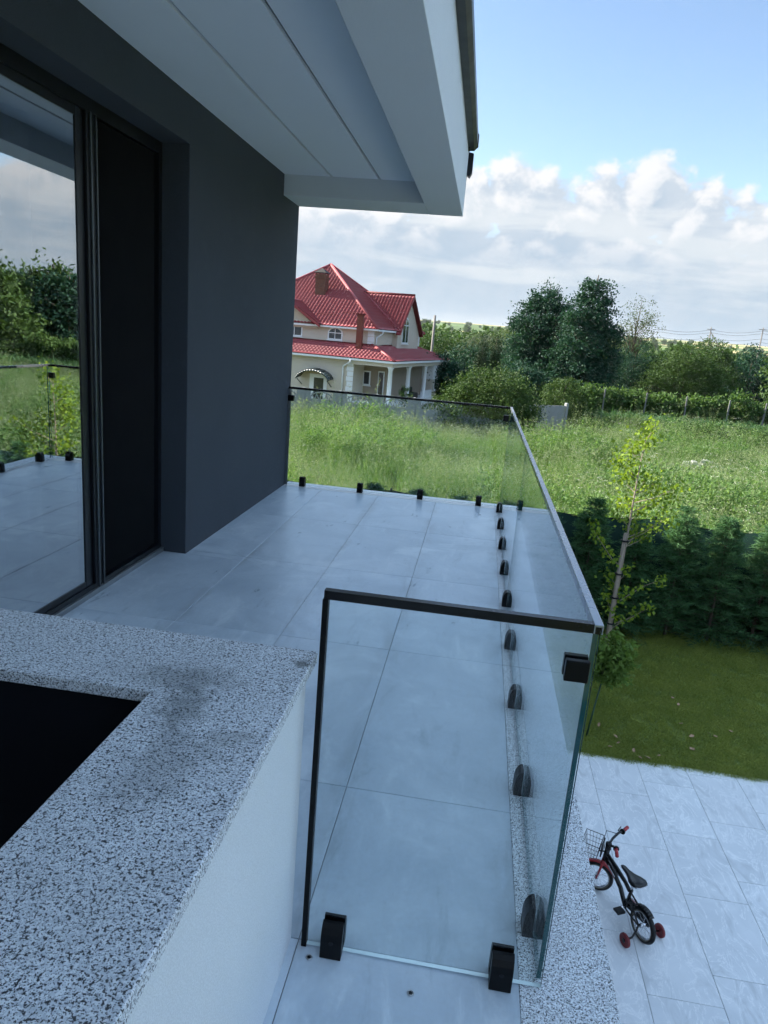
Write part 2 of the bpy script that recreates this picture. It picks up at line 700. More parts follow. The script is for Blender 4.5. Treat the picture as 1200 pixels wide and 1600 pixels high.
def m_lawn():
    t = NT('lawn_turf')
    v = t.coord('World')
    n = t.noise(v, 0.9, 5, 0.6)
    f = t.noise(v, 25.0, 4, 0.65)
    c = t.mix(n, (0.09, 0.13, 0.035), (0.15, 0.19, 0.055))
    c = t.mix(t.ramp(f, 0.5, 0.75, 0, 0.5), c, (0.10, 0.09, 0.04))
    t.set(c, 0.95, 0, 0.1)
    return t.m


M = {}
M['porcelain'] = m_porcelain()
M['paver'] = m_paver()
M['granite'] = m_granite()
M['coping'] = m_granite('coping_granite', True)
M['white_stucco'] = m_stucco('white_render', (0.79, 0.825, 0.86), 330, 0.5, 0.92)
M['dark_stucco'] = m_stucco('anthracite_render', (0.065, 0.075, 0.091), 260, 1.0, 0.9, (0.085, 0.098, 0.118), 0.16)
M['soffit'] = plain('soffit_paint', (0.68, 0.725, 0.77), 0.75, 0, 0.3, 0.04, 2.0)
M['fascia'] = m_stucco('fascia_render', (0.68, 0.71, 0.74), 300, 0.3, 0.85, None, 0.05)
M['groove'] = plain('shadow_gap_profile', (0.16, 0.17, 0.175), 0.5, 0, 0.4)
M['frame'] = plain('anthracite_frame', (0.0065, 0.0078, 0.0105), 0.38, 0, 0.35, 0.1)
M['alu'] = plain('grey_aluminium_edge', (0.20, 0.215, 0.23), 0.35, 0.6, 0.5, 0.1)
M['strip'] = plain('dull_aluminium_strip', (0.085, 0.095, 0.105), 0.4, 0.5, 0.4, 0.1)
M['screen'] = plain('pleated_black_mesh', (0.0025, 0.0032, 0.0045), 0.7, 0, 0.25)
M['black_metal'] = plain('black_powder_coat', (0.0015, 0.0015, 0.002), 0.4, 0, 0.2, 0.2, 20)
M['rail'] = plain('black_anodised_rail', (0.003, 0.003, 0.004), 0.24, 0.0, 0.34, 0.15, 12)
M['satin_rail'] = plain('satin_grey_rail', (0.33, 0.35, 0.38), 0.28, 0.85, 0.5, 0.08, 8)
M['rubber'] = plain('black_rubber', (0.006, 0.006, 0.0065), 0.6, 0, 0.4)
M['steel'] = plain('steel', (0.45, 0.45, 0.46), 0.3, 1.0, 0.5, 0.1)
M['pane'] = glassmat('balustrade_glass', (0.965, 0.99, 0.986), 0.024, 0.976, 5.2)
M['window'] = glassmat('solar_window_glass', (0.50, 0.54, 0.54), 0.47, 0.53, 4.0)
M['pane_edge'] = plain('green_glass_edge', (0.010, 0.075, 0.085), 0.12, 0, 0.6, 0.25, 3.0)
M['pane_foot'] = plain('painted_edge_light', (0.78, 0.90, 0.92), 0.2, 0, 0.7, 0.05)  # light gathered in the bottom edge, painted as a pale colour
M['grout'] = plain('grey_grout', (0.21, 0.215, 0.22), 0.95, 0, 0.1, 0.2, 40)
M['slab'] = plain('concrete_slab', (0.33, 0.33, 0.33), 0.9, 0, 0.2)
M['pit'] = plain('painted_stairwell_dark', (0.0055, 0.0065, 0.010), 0.8, 0, 0.15)  # near-black colour puts the stairwell's darkness into its inner faces
M['curtain'] = plain('grey_curtain', (0.62, 0.63, 0.62), 0.9, 0, 0.1)
M['room'] = plain('room_plaster', (0.30, 0.30, 0.29), 0.9, 0, 0.1)
M['ground'] = m_ground()
M['hills'] = m_hills()
M['lawn'] = m_lawn()
M['bark'] = plain('bark', (0.085, 0.065, 0.048), 0.9, 0, 0.2, 0.35, 9, 0.6, 30)
M['grey_bark'] = plain('sapling_bark', (0.26, 0.215, 0.17), 0.85, 0, 0.2, 0.3, 14, 0.4, 60)
M['concrete'] = plain('cast_concrete', (0.27, 0.27, 0.265), 0.9, 0, 0.2, 0.2, 3.0, 0.3, 40)
M['cream'] = m_stucco('cream_render', (0.60, 0.53, 0.44), 40, 0.2, 0.9, None, 0.07)
M['tan'] = m_stucco('tan_render', (0.33, 0.27, 0.21), 40, 0.2, 0.9, None, 0.07)
M['white_trim'] = plain('white_trim', (0.74, 0.75, 0.76), 0.6, 0, 0.3, 0.06)
M['roof'] = plain('red_metal_tile', (0.28, 0.054, 0.058), 0.5, 0.0, 0.25, 0.3, 1.2)
M['roof_edge'] = plain('dark_red_flashing', (0.14, 0.028, 0.028), 0.75, 0, 0.2, 0.15)
M['brick'] = m_brick()
M['redpipe'] = plain('red_brown_flue', (0.17, 0.045, 0.03), 0.6, 0, 0.3, 0.15)
M['dark_pane'] = plain('dark_house_pane', (0.025, 0.03, 0.035), 0.08, 0, 0.7, 0.2)
M['awning'] = plain('smoked_awning', (0.035, 0.05, 0.048), 0.25, 0, 0.5, 0.2)
M['porch_dark'] = plain('dark_furniture', (0.03, 0.027, 0.025), 0.7, 0, 0.2)
M['old_post'] = plain('weathered_concrete_post', (0.16, 0.16, 0.15), 0.9, 0, 0.2, 0.25, 3)
M['wood_pole'] = plain('weathered_pole', (0.20, 0.185, 0.17), 0.9, 0, 0.2, 0.2)
M['wire'] = plain('cable', (0.03, 0.03, 0.03), 0.6, 0, 0.3)

# ------------------------------------------------------------------ the ground
g = MB()
n = 40
structure(MB().box(-400, 700, -60, 330, GZ - 1.0, GZ - 0.02).build('ground', M['ground']))


def hill_z(x, y):
    t = max(0.0, (y - 300) / 1500)
    roll = math.sin(x * 0.0021 + 0.6) * 0.35 + math.sin(x * 0.0052 + y * 0.0013) * 0.18
    return GZ - 0.06 + (t ** 1.15) * (44 + 13 * roll) * (1.0 if t < 1 else 1 - 0.3 * (t - 1))


hv, hf = [], []
xs = np.linspace(-2600, 3600, 90)
ys = np.concatenate([np.linspace(300, 1900, 44), np.linspace(2000, 4000, 6)])
for y in ys:
    for x in xs:
        hv.append((x, y, hill_z(x, y)))
for j in range(len(ys) - 1):
    for i in range(len(xs) - 1):
        a = j * len(xs) + i
        hf.append((a, a + 1, a + 1 + len(xs), a + len(xs)))
hills = put('hills', fast_mesh('hills', hv, hf, M['hills'], True))
structure(hills)

# ------------------------------------------------------------------ own house
WX = -1.948                 # face of the dark wall
WEND = 7.19                 # its far corner
RV = 4.556                  # reveal of the window opening
house = thing('modern_house', 'dark grey rendered house with white soffit and sliding window beside the balcony', 'house', (-3, 3, GZ))
W = dict(parent=house, world=True)


def hpart(name, mat, *boxes, bevel=0.0):
    m = MB()
    for b in boxes:
        m.box(*b)
    return m.build(name, mat, bevel=bevel, **W)


hpart('wall', M['dark_stucco'], (-2.3, WX, RV, WEND, -0.3, 2.95), bevel=0.006)
hpart('lintel', M['dark_stucco'], (-2.3, WX, -3.6, RV - 0.001, 2.67, 2.95))
hpart('wall', M['dark_stucco'], (-2.3, WX, -3.6, 0.4, -0.3, 2.669))
hpart('wall', M['dark_stucco'], (-12, -2.301, WEND - 0.25, WEND - 0.002, -0.3, 2.95))
hpart('wall', M['dark_stucco'], (-12, -0.25, -3.6, WEND - 0.01, GZ - 0.3, -0.31))
hpart('room', M['room'], (-6.2, -6.0, -3.6, 6.9, -0.3, 2.95), (-6.0, -2.301, -3.8, -3.6, -0.3, 2.95))
hpart('room_floor', M['room'], (-6.0, -2.26, -3.6, 6.9, -0.3, -0.01))
wing = hpart('wall', M['dark_stucco'], (-13, -4.5, WEND, 15.6, GZ - 0.3, 3.75))  # unseen wing, added to keep lawn and hedge in shade
wing['label'] = 'unseen rear wing added to shade the lawn, in the same dark render'
hpart('roof', M['dark_stucco'], (-13, -4.52, WEND + 0.05, 15.58, 3.751, 3.95))  # top of the added shading wing
hpart('roof', M['slab'], (-12.2, -0.673, -4.0, WEND - 0.02, 3.0, 3.34))
beam = hpart('eaves_beam', M['fascia'], (-0.672, -0.348, -4.0, WEND, 2.767, 3.32), bevel=0.004)
hpart('eaves_beam', M['fascia'], (-2.25, -0.6725, 6.64, WEND - 0.003, 2.767, 2.999), bevel=0.004)
for x0, x1 in ((WX - 0.02, -1.53), (-1.506, -1.096), (-1.072, -0.6725)):
    MB().box(x0, x1, -3.6, 6.64, 2.943, 2.965).build('soffit_panel', M['soffit'], **W)
hpart('soffit_backing', M['groove'], (WX - 0.02, -0.6725, -3.6, 6.64, 2.966, 2.9995))
# gutter along the eaves, stopping short of the corner, with its loose end piece
gut = MB()
prof = [(-0.346, 3.30), (-0.296, 3.30), (-0.268, 3.33), (-0.268, 3.40), (-0.276, 3.40), (-0.276, 3.338), (-0.30, 3.31), (-0.346, 3.31)]
gut.prism(prof, -4.0, 7.02, 'y')
gut.build('gutter', M['frame'], **W)
MB().prism([(-0.347, 3.29), (-0.262, 3.33), (-0.262, 3.415), (-0.347, 3.415)], 6.90, 7.02, 'y').build('gutter_end', M['frame'], **W)
MB().prism([(-0.347, 3.12), (-0.322, 3.10), (-0.300, 3.14), (-0.300, 3.30), (-0.347, 3.31)], 7.10, 7.185, 'y').build('gutter_outlet', M['frame'], **W)
MB().box(-0.70, -0.36, -4.0, WEND - 0.03, 3.345, 3.43).build('roof_edge', M['frame'], **W)

# sliding window: parts of the house, glass leaf at the back, insect screen in front of it
door = MB().box(-2.26, -2.13, 0.401, RV - 0.001, 2.60, 2.669).build('window_frame', M['frame'], **W)


def dpart(name, mat, *a, **k):
    m = MB()
    for b in a:
        m.box(*b)
    o = m.build(name, mat, door, bevel=k.get('bevel', 0.0))
    return o


dpart('sill', M['alu'], (-2.26, -2.11, 0.401, RV - 0.001, -0.008, 0.030), bevel=0.004)
dpart('sill', M['frame'], (-2.26, -2.128, 0.401, RV - 0.001, 0.031, 0.06))
dpart('stile', M['frame'], (-2.182, -2.136, 3.592, 3.660, 0.061, 2.599), bevel=0.003)
dpart('stile', M['frame'], (-2.184, -2.118, 3.664, 3.772, 0.061, 2.599), bevel=0.004)
dpart('stile', M['frame'], (-2.24, -2.13, RV - 0.045, RV - 0.002, 0.031, 2.599))
dpart('stile', M['frame'], (-2.182, -2.136, 0.402, 0.52, 0.061, 2.599))
for y in (3.690, 3.742):
    dpart('edge_strip', M['strip'], (-2.118, -2.108, y, y + 0.011, 0.034, 2.598), bevel=0.002)
dpart('rail', M['frame'], (-2.180, -2.137, 0.521, 3.591, 0.061, 0.095))
dpart('rail', M['frame'], (-2.180, -2.137, 0.521, 3.591, 2.555, 2.598))
pane = dpart('pane', M['window'], (-2.150, -2.142, 0.521, 3.591, 0.096, 2.554))
# pleated insect screen
sv = MB()
y0, y1, npl = 3.774, RV - 0.046, 46
ptsa = []
for i in range(npl * 2 + 1):
    ptsa.append((-2.165 + (0.008 if i % 2 else -0.008), y0 + (y1 - y0) * i / (npl * 2)))
poly = ptsa + [(x - 0.004, y) for x, y in reversed(ptsa)]
for i in range(len(ptsa) - 1):
    a, b = ptsa[i], ptsa[i + 1]
    sv.poly((a[0], a[1], 0.062), (b[0], b[1], 0.062), (b[0], b[1], 2.598), (a[0], a[1], 2.598))
sv.build('insect_screen', M['screen'], door)
# curtain hanging inside the room
cv, cf = [], []
ny = 150
for i in range(ny + 1):
    y = 0.5 + 3.4 * i / ny
    x = -2.62 + 0.05 * math.sin(y * 17) + 0.03 * math.sin(y * 41 + 1) + 0.02 * math.sin(y * 7.3)
    cv += [(x, y, 0.02), (x, y, 2.62)]
for i in range(ny):
    cf.append((2 * i, 2 * i + 2, 2 * i + 3, 2 * i + 1))
cur = put('curtain', fast_mesh('curtain', cv, cf, M['curtain'], True))
tag(cur, 'pale curtain hanging in folds behind the sliding window', 'curtain')

# ------------------------------------------------------------------ balcony floor
bf = structure(MB().box(-2.2595, 0.5265, -1.6, 7.27, -0.30, -0.0045).build('balcony_floor', M['grout']))
tile_cache = {}


def piece(name, x0, x1, y0, y1, z, th, mat, parent, b=0.0015):
    key = (name, round(x1 - x0, 4), round(y1 - y0, 4), mat.name)
    if key not in tile_cache:
        w, d = (x1 - x0) / 2, (y1 - y0) / 2
        tile_cache[key] = MB().tbox(-w, w, -d, d, -th, 0, b).mesh(name, mat)
    o = put(name, tile_cache[key], parent)
    o.location = ((x0 + x1) / 2, (y0 + y1) / 2, z)
    return o


J = 0.0012
cols = [(-2.112, -1.525), (-1.525, -0.925), (-0.925, -0.325), (-0.325, 0.275)]
rows = [1.553, 2.239, 3.439, 4.556, 4.639, 5.839, 7.039]
for c, (a, b) in enumerate(cols):
    rr = [1.553, 2.239, 3.439, 4.639, 5.839, 7.039]
    for r in range(len(rr) - 1):
        y0, y1 = rr[r], rr[r + 1]
        if c == 0:
            if y0 < 4.0 and y1 > 4.556:                      # the row that turns the reveal
                piece('floor_tile', a + J, b - J, y0 + J, 4.552, 0, 0.004, M['porcelain'], bf)
                piece('floor_tile', WX + J, b - J, 4.5524, y1 - J, 0, 0.004, M['porcelain'], bf)
                continue
            x0 = a if y1 < 4.5 else WX
            piece('floor_tile', x0 + J, b - J, y0 + J, y1 - J, 0, 0.004, M['porcelain'], bf)
        else:
            piece('floor_tile', a + J, b - J, y0 + J, y1 - J, 0, 0.004, M['porcelain'], bf)
for y0, y1 in ((0.353, 1.553), (-0.847, 0.353), (-1.6, -0.847)):
    piece('floor_tile', -0.325 + J, 0.275 - J, y0 + J, y1 - J, 0, 0.004, M['porcelain'], bf)
    piece('floor_tile', -0.372, -0.325 - J, y0 + J, y1 - J, 0, 0.004, M['porcelain'], bf)
for k in range(-3, 5):
    y0 = 2.239 + 1.2 * k
    piece('granite_slab', 0.2742, 0.527, max(-1.6, y0) + 0.0008, min(y0 + 1.2, 7.27) - 0.0008, 0.001, 0.0052, M['granite'], bf, 0.002)
M['sill_stone'] = plain('painted_sheen_sill', (0.66, 0.66, 0.65), 0.35, 0, 0.5, 0.08, 5)  # sky sheen on the far sill painted as a pale colour
for a, b in ((-2.0, -0.9), (-0.9, 0.276)):
    piece('sill_slab', max(a, WX + 0.002) + J, b - J, 7.042, 7.27, 0.0005, 0.0045, M['sill_stone'], bf)

# two small floor anchors by the glass panel
for (x, y, lab) in ((-0.283, 1.500, 'small round steel anchor in the floor beside the parapet clamp'),
                    (-0.005, 1.452, 'small round steel anchor in the floor midway along the glass panel')):
    an = thing('floor_anchor', lab, 'anchor', (x, y, 0.0))
    MB().ring((0, 0, 0.002), (0, 0, 1), 0.0075, 0.0018, 20, 6).build('collar', M['steel'], an, True)
    MB().disc((0, 0, 0.0015), (0, 0, 1), 0.0045, 0.003, 12).build('screw', M['frame'], an)

# ------------------------------------------------------------------ parapet with granite coping, round the stairwell
PZ = 0.85
par = thing('parapet_wall', 'low white rendered parapet with speckled granite coping round the dark stairwell', 'parapet', (-0.5, 1.0, 0.0))
PW = dict(parent=par, world=True)
MB().box(-0.60, -0.346, -1.6, 1.552, -0.002, PZ - 0.031).build('wall', M['white_stucco'], bevel=0.004, **PW)
MB().box(WX + 0.003, -0.601, 1.305, 1.551, -0.002, PZ - 0.031).build('wall', M['white_stucco'], **PW)
MB().prism([(-0.326, 1.575), (-0.326, -1.6), (-0.622, -1.6), (-0.622, 1.2805)], PZ - 0.03, PZ, 'z').build('coping', M['coping'], bevel=0.003, **PW)
MB().prism([(-0.3272, 1.575), (-0.6224, 1.2822), (WX + 0.002, 1.2822), (WX + 0.002, 1.575)], PZ - 0.03, PZ, 'z').build('coping', M['coping'], bevel=0.003, **PW)
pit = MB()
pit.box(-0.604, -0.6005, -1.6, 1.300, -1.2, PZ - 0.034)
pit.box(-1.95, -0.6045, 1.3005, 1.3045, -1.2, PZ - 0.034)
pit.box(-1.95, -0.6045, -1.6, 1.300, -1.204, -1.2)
pit.build('stairwell_dark_sheets', M['pit'], **PW)  # thin sheets coloured near-black to stand for the shaft's darkness

# ------------------------------------------------------------------ glass balustrades
GX = 0.318                 # inner face of the long glass
GT = 0.012


def glass_pane(x0, x1, y0, y1, z0, z1, parent, axis, foot=None, ends=(True, True)):
    """one pane: clear broad faces, dark green polished edges"""
    me = MB().box(x0, x1, y0, y1, z0, z1).mesh('pane', M['pane'])
    me.materials.append(M['pane_edge'])
    me.materials.append(M['pane_foot'])
    for p in me.polygons:
        nn = p.normal
        broad = abs(nn.x) > 0.9 if axis == 'x' else abs(nn.y) > 0.9
        if not broad:
            p.material_index = 2 if (foot and nn.z < -0.9) else 1
    return put('pane', me, parent, True)


def clamp(parent, x, y, along='y', length=0.057):
    """floor clamp: a block split by the pane, its cheeks tapering towards the top"""
    half = [(-0.036, 0.0), (-0.036, 0.052), (-0.033, 0.072), (-0.026, 0.088), (-0.017, 0.097), (-0.008, 0.098), (-0.008, 0.008), (0.008, 0.008),
            (0.008, 0.098), (0.017, 0.097), (0.026, 0.088), (0.033, 0.072), (0.036, 0.052), (0.036, 0.0)]
    key = ('clamp', along)
    if key not in tile_cache:
        tile_cache[key] = MB().prism(half, -length / 2, length / 2, 'y' if along == 'y' else 'x').mesh('floor_clamp', M['black_metal'])
        s = MB().disc((0.0365, 0, 0.05) if along == 'y' else (0, -0.0365, 0.05), (1, 0, 0) if along == 'y' else (0, 1, 0), 0.006, 0.002, 12)
        tile_cache[('bolt', along)] = s.mesh('bolt', M['frame'])
    o = put('floor_clamp', tile_cache[key], parent)
    o.location = Vector((x, y, 0.0022)) - parent.location
    b = put('bolt', tile_cache[('bolt', along)], o)
    return o


def channel_x(m, x0, x1, yc, z0, z1, w):
    """U-shaped cap along x"""
    m.prism([(yc - w / 2, z0), (yc - w / 2, z1), (yc + w / 2, z1), (yc + w / 2, z0), (yc + GT / 2 + 0.001, z0), (yc + GT / 2 + 0.001, z1 - 0.006),
             (yc - GT / 2 - 0.001, z1 - 0.006), (yc - GT / 2 - 0.001, z0)], x0, x1, 'x')


def channel_y(m, y0, y1, xc, z0, z1, w):
    m.prism([(xc - w / 2, z0), (xc - w / 2, z1), (xc + w / 2, z1), (xc + w / 2, z0), (xc + GT / 2 + 0.001, z0), (xc + GT / 2 + 0.001, z1 - 0.006),
             (xc - GT / 2 - 0.001, z1 - 0.006), (xc - GT / 2 - 0.001, z0)], y0, y1, 'y')


RT = 1.030                # top of the rails
GXC = GX + GT / 2
# long side
side = thing('glass_balustrade', 'long frameless glass balustrade with nine floor clamps along the balcony edge', 'balustrade', (GXC, 4.3, 0), 0, 'glass balustrades of the balcony')
glass_pane(GX, GX + GT, 1.556, 4.372, 0.012, RT - 0.008, side, 'x')
glass_pane(GX, GX + GT, 4.382, 7.095, 0.012, RT - 0.008, side, 'x')
m = MB()
channel_y(m, 1.530, 7.135, GXC, RT - 0.023, RT, 0.021)
m.build('handrail', M['satin_rail'], side, world=True, bevel=0.0015)
for k in range(9):
    clamp(side, GXC, 1.724 + 0.6475 * k, 'y')
# far side
far = thing('glass_balustrade', 'short far glass balustrade with four floor clamps between dark wall and corner', 'balustrade', (-0.8, 7.125, 0), 0, 'glass balustrades of the balcony')
glass_pane(WX + 0.030, GX - 0.004, 7.105, 7.105 + GT, 0.012, RT - 0.008, far, 'y')
m = MB()
channel_x(m, WX + 0.004, GX - 0.0075, 7.111, RT - 0.022, RT, 0.022)
m.build('handrail', M['rail'], far, world=True)
m = MB()
m.box(WX + 0.002, WX + 0.029, 7.100, 7.122, 0.004, RT - 0.024)
m.build('wall_profile', M['alu'], far, world=True)
for x in (-1.752, -1.132, -0.497, 0.108):
    clamp(far, x, 7.111, 'x')
MB().box(WX + 0.003, WX + 0.062, 7.088, 7.134, 0.885, 0.945).build('wall_bracket', M['black_metal'], far, world=True, bevel=0.002)
MB().box(GX - 0.062, GX - 0.008, 7.088, 7.134, 0.885, 0.945).build('corner_bracket', M['black_metal'], far, world=True, bevel=0.002)
# near panel across the passage
GY = 1.535
near = thing('glass_gate', 'narrow glass panel with black trim closing the passage beside the parapet', 'glass gate', (0.0, GY, 0), 0, 'glass balustrades of the balcony')
glass_pane(-0.300, GX + GT, GY, GY + GT, 0.006, RT - 0.008, near, 'y', foot=True)
m = MB()
channel_x(m, -0.3105, GX + GT - 0.002, GY + GT / 2, RT - 0.0225, RT - 0.0005, 0.020)
m.build('top_trim', M['rail'], near, world=True)
m = MB().box(-0.3135, -0.2995, GY - 0.005, GY + GT + 0.005, 0.001, RT - 0.023)
m.build('side_trim', M['black_metal'], near, world=True, bevel=0.001)
for x in (-0.228, 0.222):
    clamp(near, x, GY + GT / 2, 'x')
br = MB()
br.box(0.262, GX - 0.0015, GY - 0.018, GY - 0.001, 0.889, 0.941)
br.box(0.262, GX - 0.0015, GY + GT + 0.001, GY + GT + 0.018, 0.889, 0.941)
br.build('corner_bracket', M['black_metal'], near, world=True, bevel=0.002)

# ------------------------------------------------------------------ patio
LAWN_Y = 8.31
pt = structure(MB().box(-0.2495, 14.0, -6.0, LAWN_Y, GZ - 0.25, GZ - 0.0065).build('patio', M['grout']))
# running bond: 60 x 90 slabs, the joints of each column shifted by a third
PX0 = 1.868
shifts = {0: 7.560, 1: 7.865}
for c in range(-3, 14):
    x0 = PX0 + 0.60 * c
    if x0 < 0:
        x0c = max(0.0, x0)
    yo = 7.560 if c % 2 == 0 else 7.865
    # column offsets follow the photographed joints: each column starts 0.3 m later than the last
    yo = 7.560 + (0.305 * c) % 0.905
    k0 = int(math.floor((LAWN_Y - yo) / 0.905)) + 1
    for k in range(-8, k0):
        ya, yb = yo + 0.905 * k, min(yo + 0.905 * (k + 1), LAWN_Y)
        if yb - ya < 0.03 or yb < 0.5:
            continue
        piece('paving_slab', x0 + 0.002, x0 + 0.598, ya + 0.002, yb - 0.002, GZ, 0.006, M['paver'], pt)

# ------------------------------------------------------------------ kid's bicycle
bk_rear, bk_front = Vector((1.928, 5.400, GZ)), Vector((1.640, 5.938, GZ))
hd = (bk_front - bk_rear)
bike = thing('bicycle', "small black children's bicycle with red training wheels and wire basket on the paving", 'bicycle', bk_rear, math.atan2(hd.y, hd.x))
WB, R = 0.622, 0.152
M['bike_black'] = plain('black_bike_paint', (0.004, 0.004, 0.005), 0.3, 0, 0.5, 0.2)
M['bike_red'] = plain('red_plastic', (0.34, 0.022, 0.028), 0.35, 0, 0.5, 0.12)
M['wheel_red'] = plain('scuffed_dark_red', (0.16, 0.016, 0.02), 0.5, 0, 0.4, 0.3, 40)
M['bike_pink'] = plain('pale_pink_plate', (0.55, 0.30, 0.30), 0.45, 0, 0.4, 0.1)
M['tyre_wall'] = plain('tyre_sidewall', (0.16, 0.15, 0.12), 0.8, 0, 0.2, 0.4, 60)
M['chrome'] = plain('chrome', (0.6, 0.6, 0.62), 0.2, 1.0, 0.5, 0.1)


STEER = RAD(40)


def turned(m, p=(0.575, 0)):
    c_, s_ = math.cos(STEER), math.sin(STEER)
    m.v = [(p[0] + (x - p[0]) * c_ - (y - p[1]) * s_, p[1] + (x - p[0]) * s_ + (y - p[1]) * c_, z) for x, y, z in m.v]
    return m


def wheel(cx, r=R, steer=0.0, T=lambda m: m):
    c = (cx, 0, r)
    ax = (math.sin(steer), math.cos(steer), 0)
    w = T(MB().ring(c, ax, r - 0.021, 0.021, 40, 10)).build('wheel', M['rubber'], bike, True)
    T(MB().ring(c, ax, r - 0.040, 0.008, 40, 8, 2.0)).build('rim', M['chrome'], w, True)
    T(MB().ring(c, ax, r - 0.028, 0.0165, 40, 8, 1.22)).build('sidewall', M['tyre_wall'], w, True)
    T(MB().disc(c, ax, 0.018, 0.07, 14)).build('hub', M['chrome'], w, True)
    sp = MB()
    e1 = Vector((math.cos(steer), -math.sin(steer), 0))
    for k in range(18):
        q = 2 * math.pi * k / 18
        d = e1 * math.cos(q) + Vector((0, 0, 1)) * math.sin(q)
        sg = 0.018 * (1 if k % 2 else -1)
        sp.tube([Vector(c) + d * 0.014 + Vector(ax) * sg, Vector(c) + d * (r - 0.040)], 0.0013, 4, False)
    T(sp).build('spokes', M['chrome'], w)
    return w


wheel(0.0)
wheel(WB, T=turned)
# frame: twin top tubes sweeping from the head to the seat post, chain stays
fr = MB()
fr.tube([(0.575, 0, 0.372), (0.45, 0, 0.325), (0.33, 0, 0.255), (0.25, 0, 0.155), (0.235, 0, 0.135)], 0.021, 10)
fr.tube([(0.570, 0, 0.425), (0.42, 0, 0.395), (0.28, 0, 0.350), (0.215, 0, 0.315)], 0.018, 10)
fr.tube([(0.235, 0, 0.135), (0.195, 0, 0.345)], 0.0150, 10)
for s in (-1, 1):
    fr.tube([(0.225, 0.014 * s, 0.135), (0.12, 0.030 * s, 0.142), (0.0, 0.045 * s, R)], 0.008, 8)
    fr.tube([(0.205, 0.012 * s, 0.300), (0.11, 0.036 * s, 0.235), (0.0, 0.045 * s, R)], 0.008, 8)
fr.tube([(0.588, 0, 0.330), (0.570, 0, 0.465)], 0.024, 12)
fr.build('frame', M['bike_black'], bike, True)
fk = MB()
for s in (-1, 1):
    fk.tube([(0.590, 0.035 * s, 0.325), (0.605, 0.042 * s, 0.235), (WB, 0.045 * s, R)], [0.011, 0.010, 0.008], 8)
fk.tube([(0.590, -0.045, 0.328), (0.590, 0.045, 0.328)], 0.020, 8)
turned(fk).build('fork', M['bike_red'], bike, True)
# front mudguard and chain guard
fg = MB()
arc = [(WB + (R + 0.016) * math.cos(a), (R + 0.016) * math.sin(a)) for a in [RAD(25 + 11 * i) for i in range(13)]]
for i in range(len(arc) - 1):
    (x0, z0), (x1, z1) = arc[i], arc[i + 1]
    for s0, s1, dz0, dz1 in ((-0.027, -0.012, -0.010, 0), (-0.012, 0.012, 0, 0), (0.012, 0.027, 0, -0.010)):
        fg.poly((x0, s0, R + z0 + dz0), (x1, s0, R + z1 + dz0), (x1, s1, R + z1 + dz1), (x0, s1, R + z0 + dz1))
turned(fg).build('mudguard', M['bike_red'], bike, True)
rg = MB()
arc = [((R + 0.014) * math.cos(a), (R + 0.014) * math.sin(a)) for a in [RAD(40 + 10 * i) for i in range(9)]]
for i in range(len(arc) - 1):
    (x0, z0), (x1, z1) = arc[i], arc[i + 1]
    rg.poly((x0, -0.024, R + z0), (x1, -0.024, R + z1), (x1, 0.024, R + z1), (x0, 0.024, R + z0))
rgo = rg.build('mudguard', M['bike_black'], bike, True)
rgo.modifiers.new('thick', 'SOLIDIFY').thickness = 0.003
cg = MB()
cg.prism([(0.30, 0.135), (0.27, 0.185), (0.20, 0.195), (0.02, 0.185), (-0.03, 0.160), (-0.02, 0.130), (0.10, 0.112), (0.25, 0.095)], -0.055, -0.042, 'y')
cg.build('chain_guard', M['bike_black'], bike)
MB().prism([(0.27, 0.175), (0.235, 0.205), (0.12, 0.205), (0.02, 0.235), (0.06, 0.190), (0.20, 0.172)], -0.062, -0.0555, 'y').build('chain_guard', M['bike_pink'], bike)  # separate pale pink plate over the black guard
# seat post, saddle
MB().tube([(0.203, 0, 0.310), (0.187, 0, 0.425)], 0.0125, 10).build('seat_post', M['chrome'], bike, True)
sd = MB()
sec = [(0.362, 0.014, 0.470, 0.008), (0.34, 0.024, 0.474, 0.016), (0.29, 0.027, 0.472, 0.020), (0.235, 0.044, 0.472, 0.024), (0.185, 0.075, 0.476, 0.030), (0.140, 0.086, 0.480, 0.032), (0.105, 0.072, 0.482, 0.026), (0.088, 0.040, 0.482, 0.012)]
nS = 14
vs, fs = [], []
for (x, w, z, h) in sec:
    for k in range(nS):
        a = 2 * math.pi * k / nS
        vs.append((x, w * math.cos(a), z + (h * 0.9 if math.sin(a) > 0 else h * 1.1) * math.sin(a) - 0.25 * h))
for i in range(len(sec) - 1):
    for k in range(nS):
        k2 = (k + 1) % nS
        fs.append((i * nS + k, i * nS + k2, (i + 1) * nS + k2, (i + 1) * nS + k))
fs.append(tuple(range(nS)))
fs.append(tuple(reversed(range((len(sec) - 1) * nS, len(sec) * nS))))
sd.add(vs, fs)
sad = sd.build('saddle', M['bike_black'], bike, True)
MB().tube([(0.100, -0.066, 0.468), (0.086, -0.035, 0.466), (0.083, 0, 0.466), (0.086, 0.035, 0.466), (0.100, 0.066, 0.468)], 0.006, 6).build('piping', M['chrome'], sad, True)
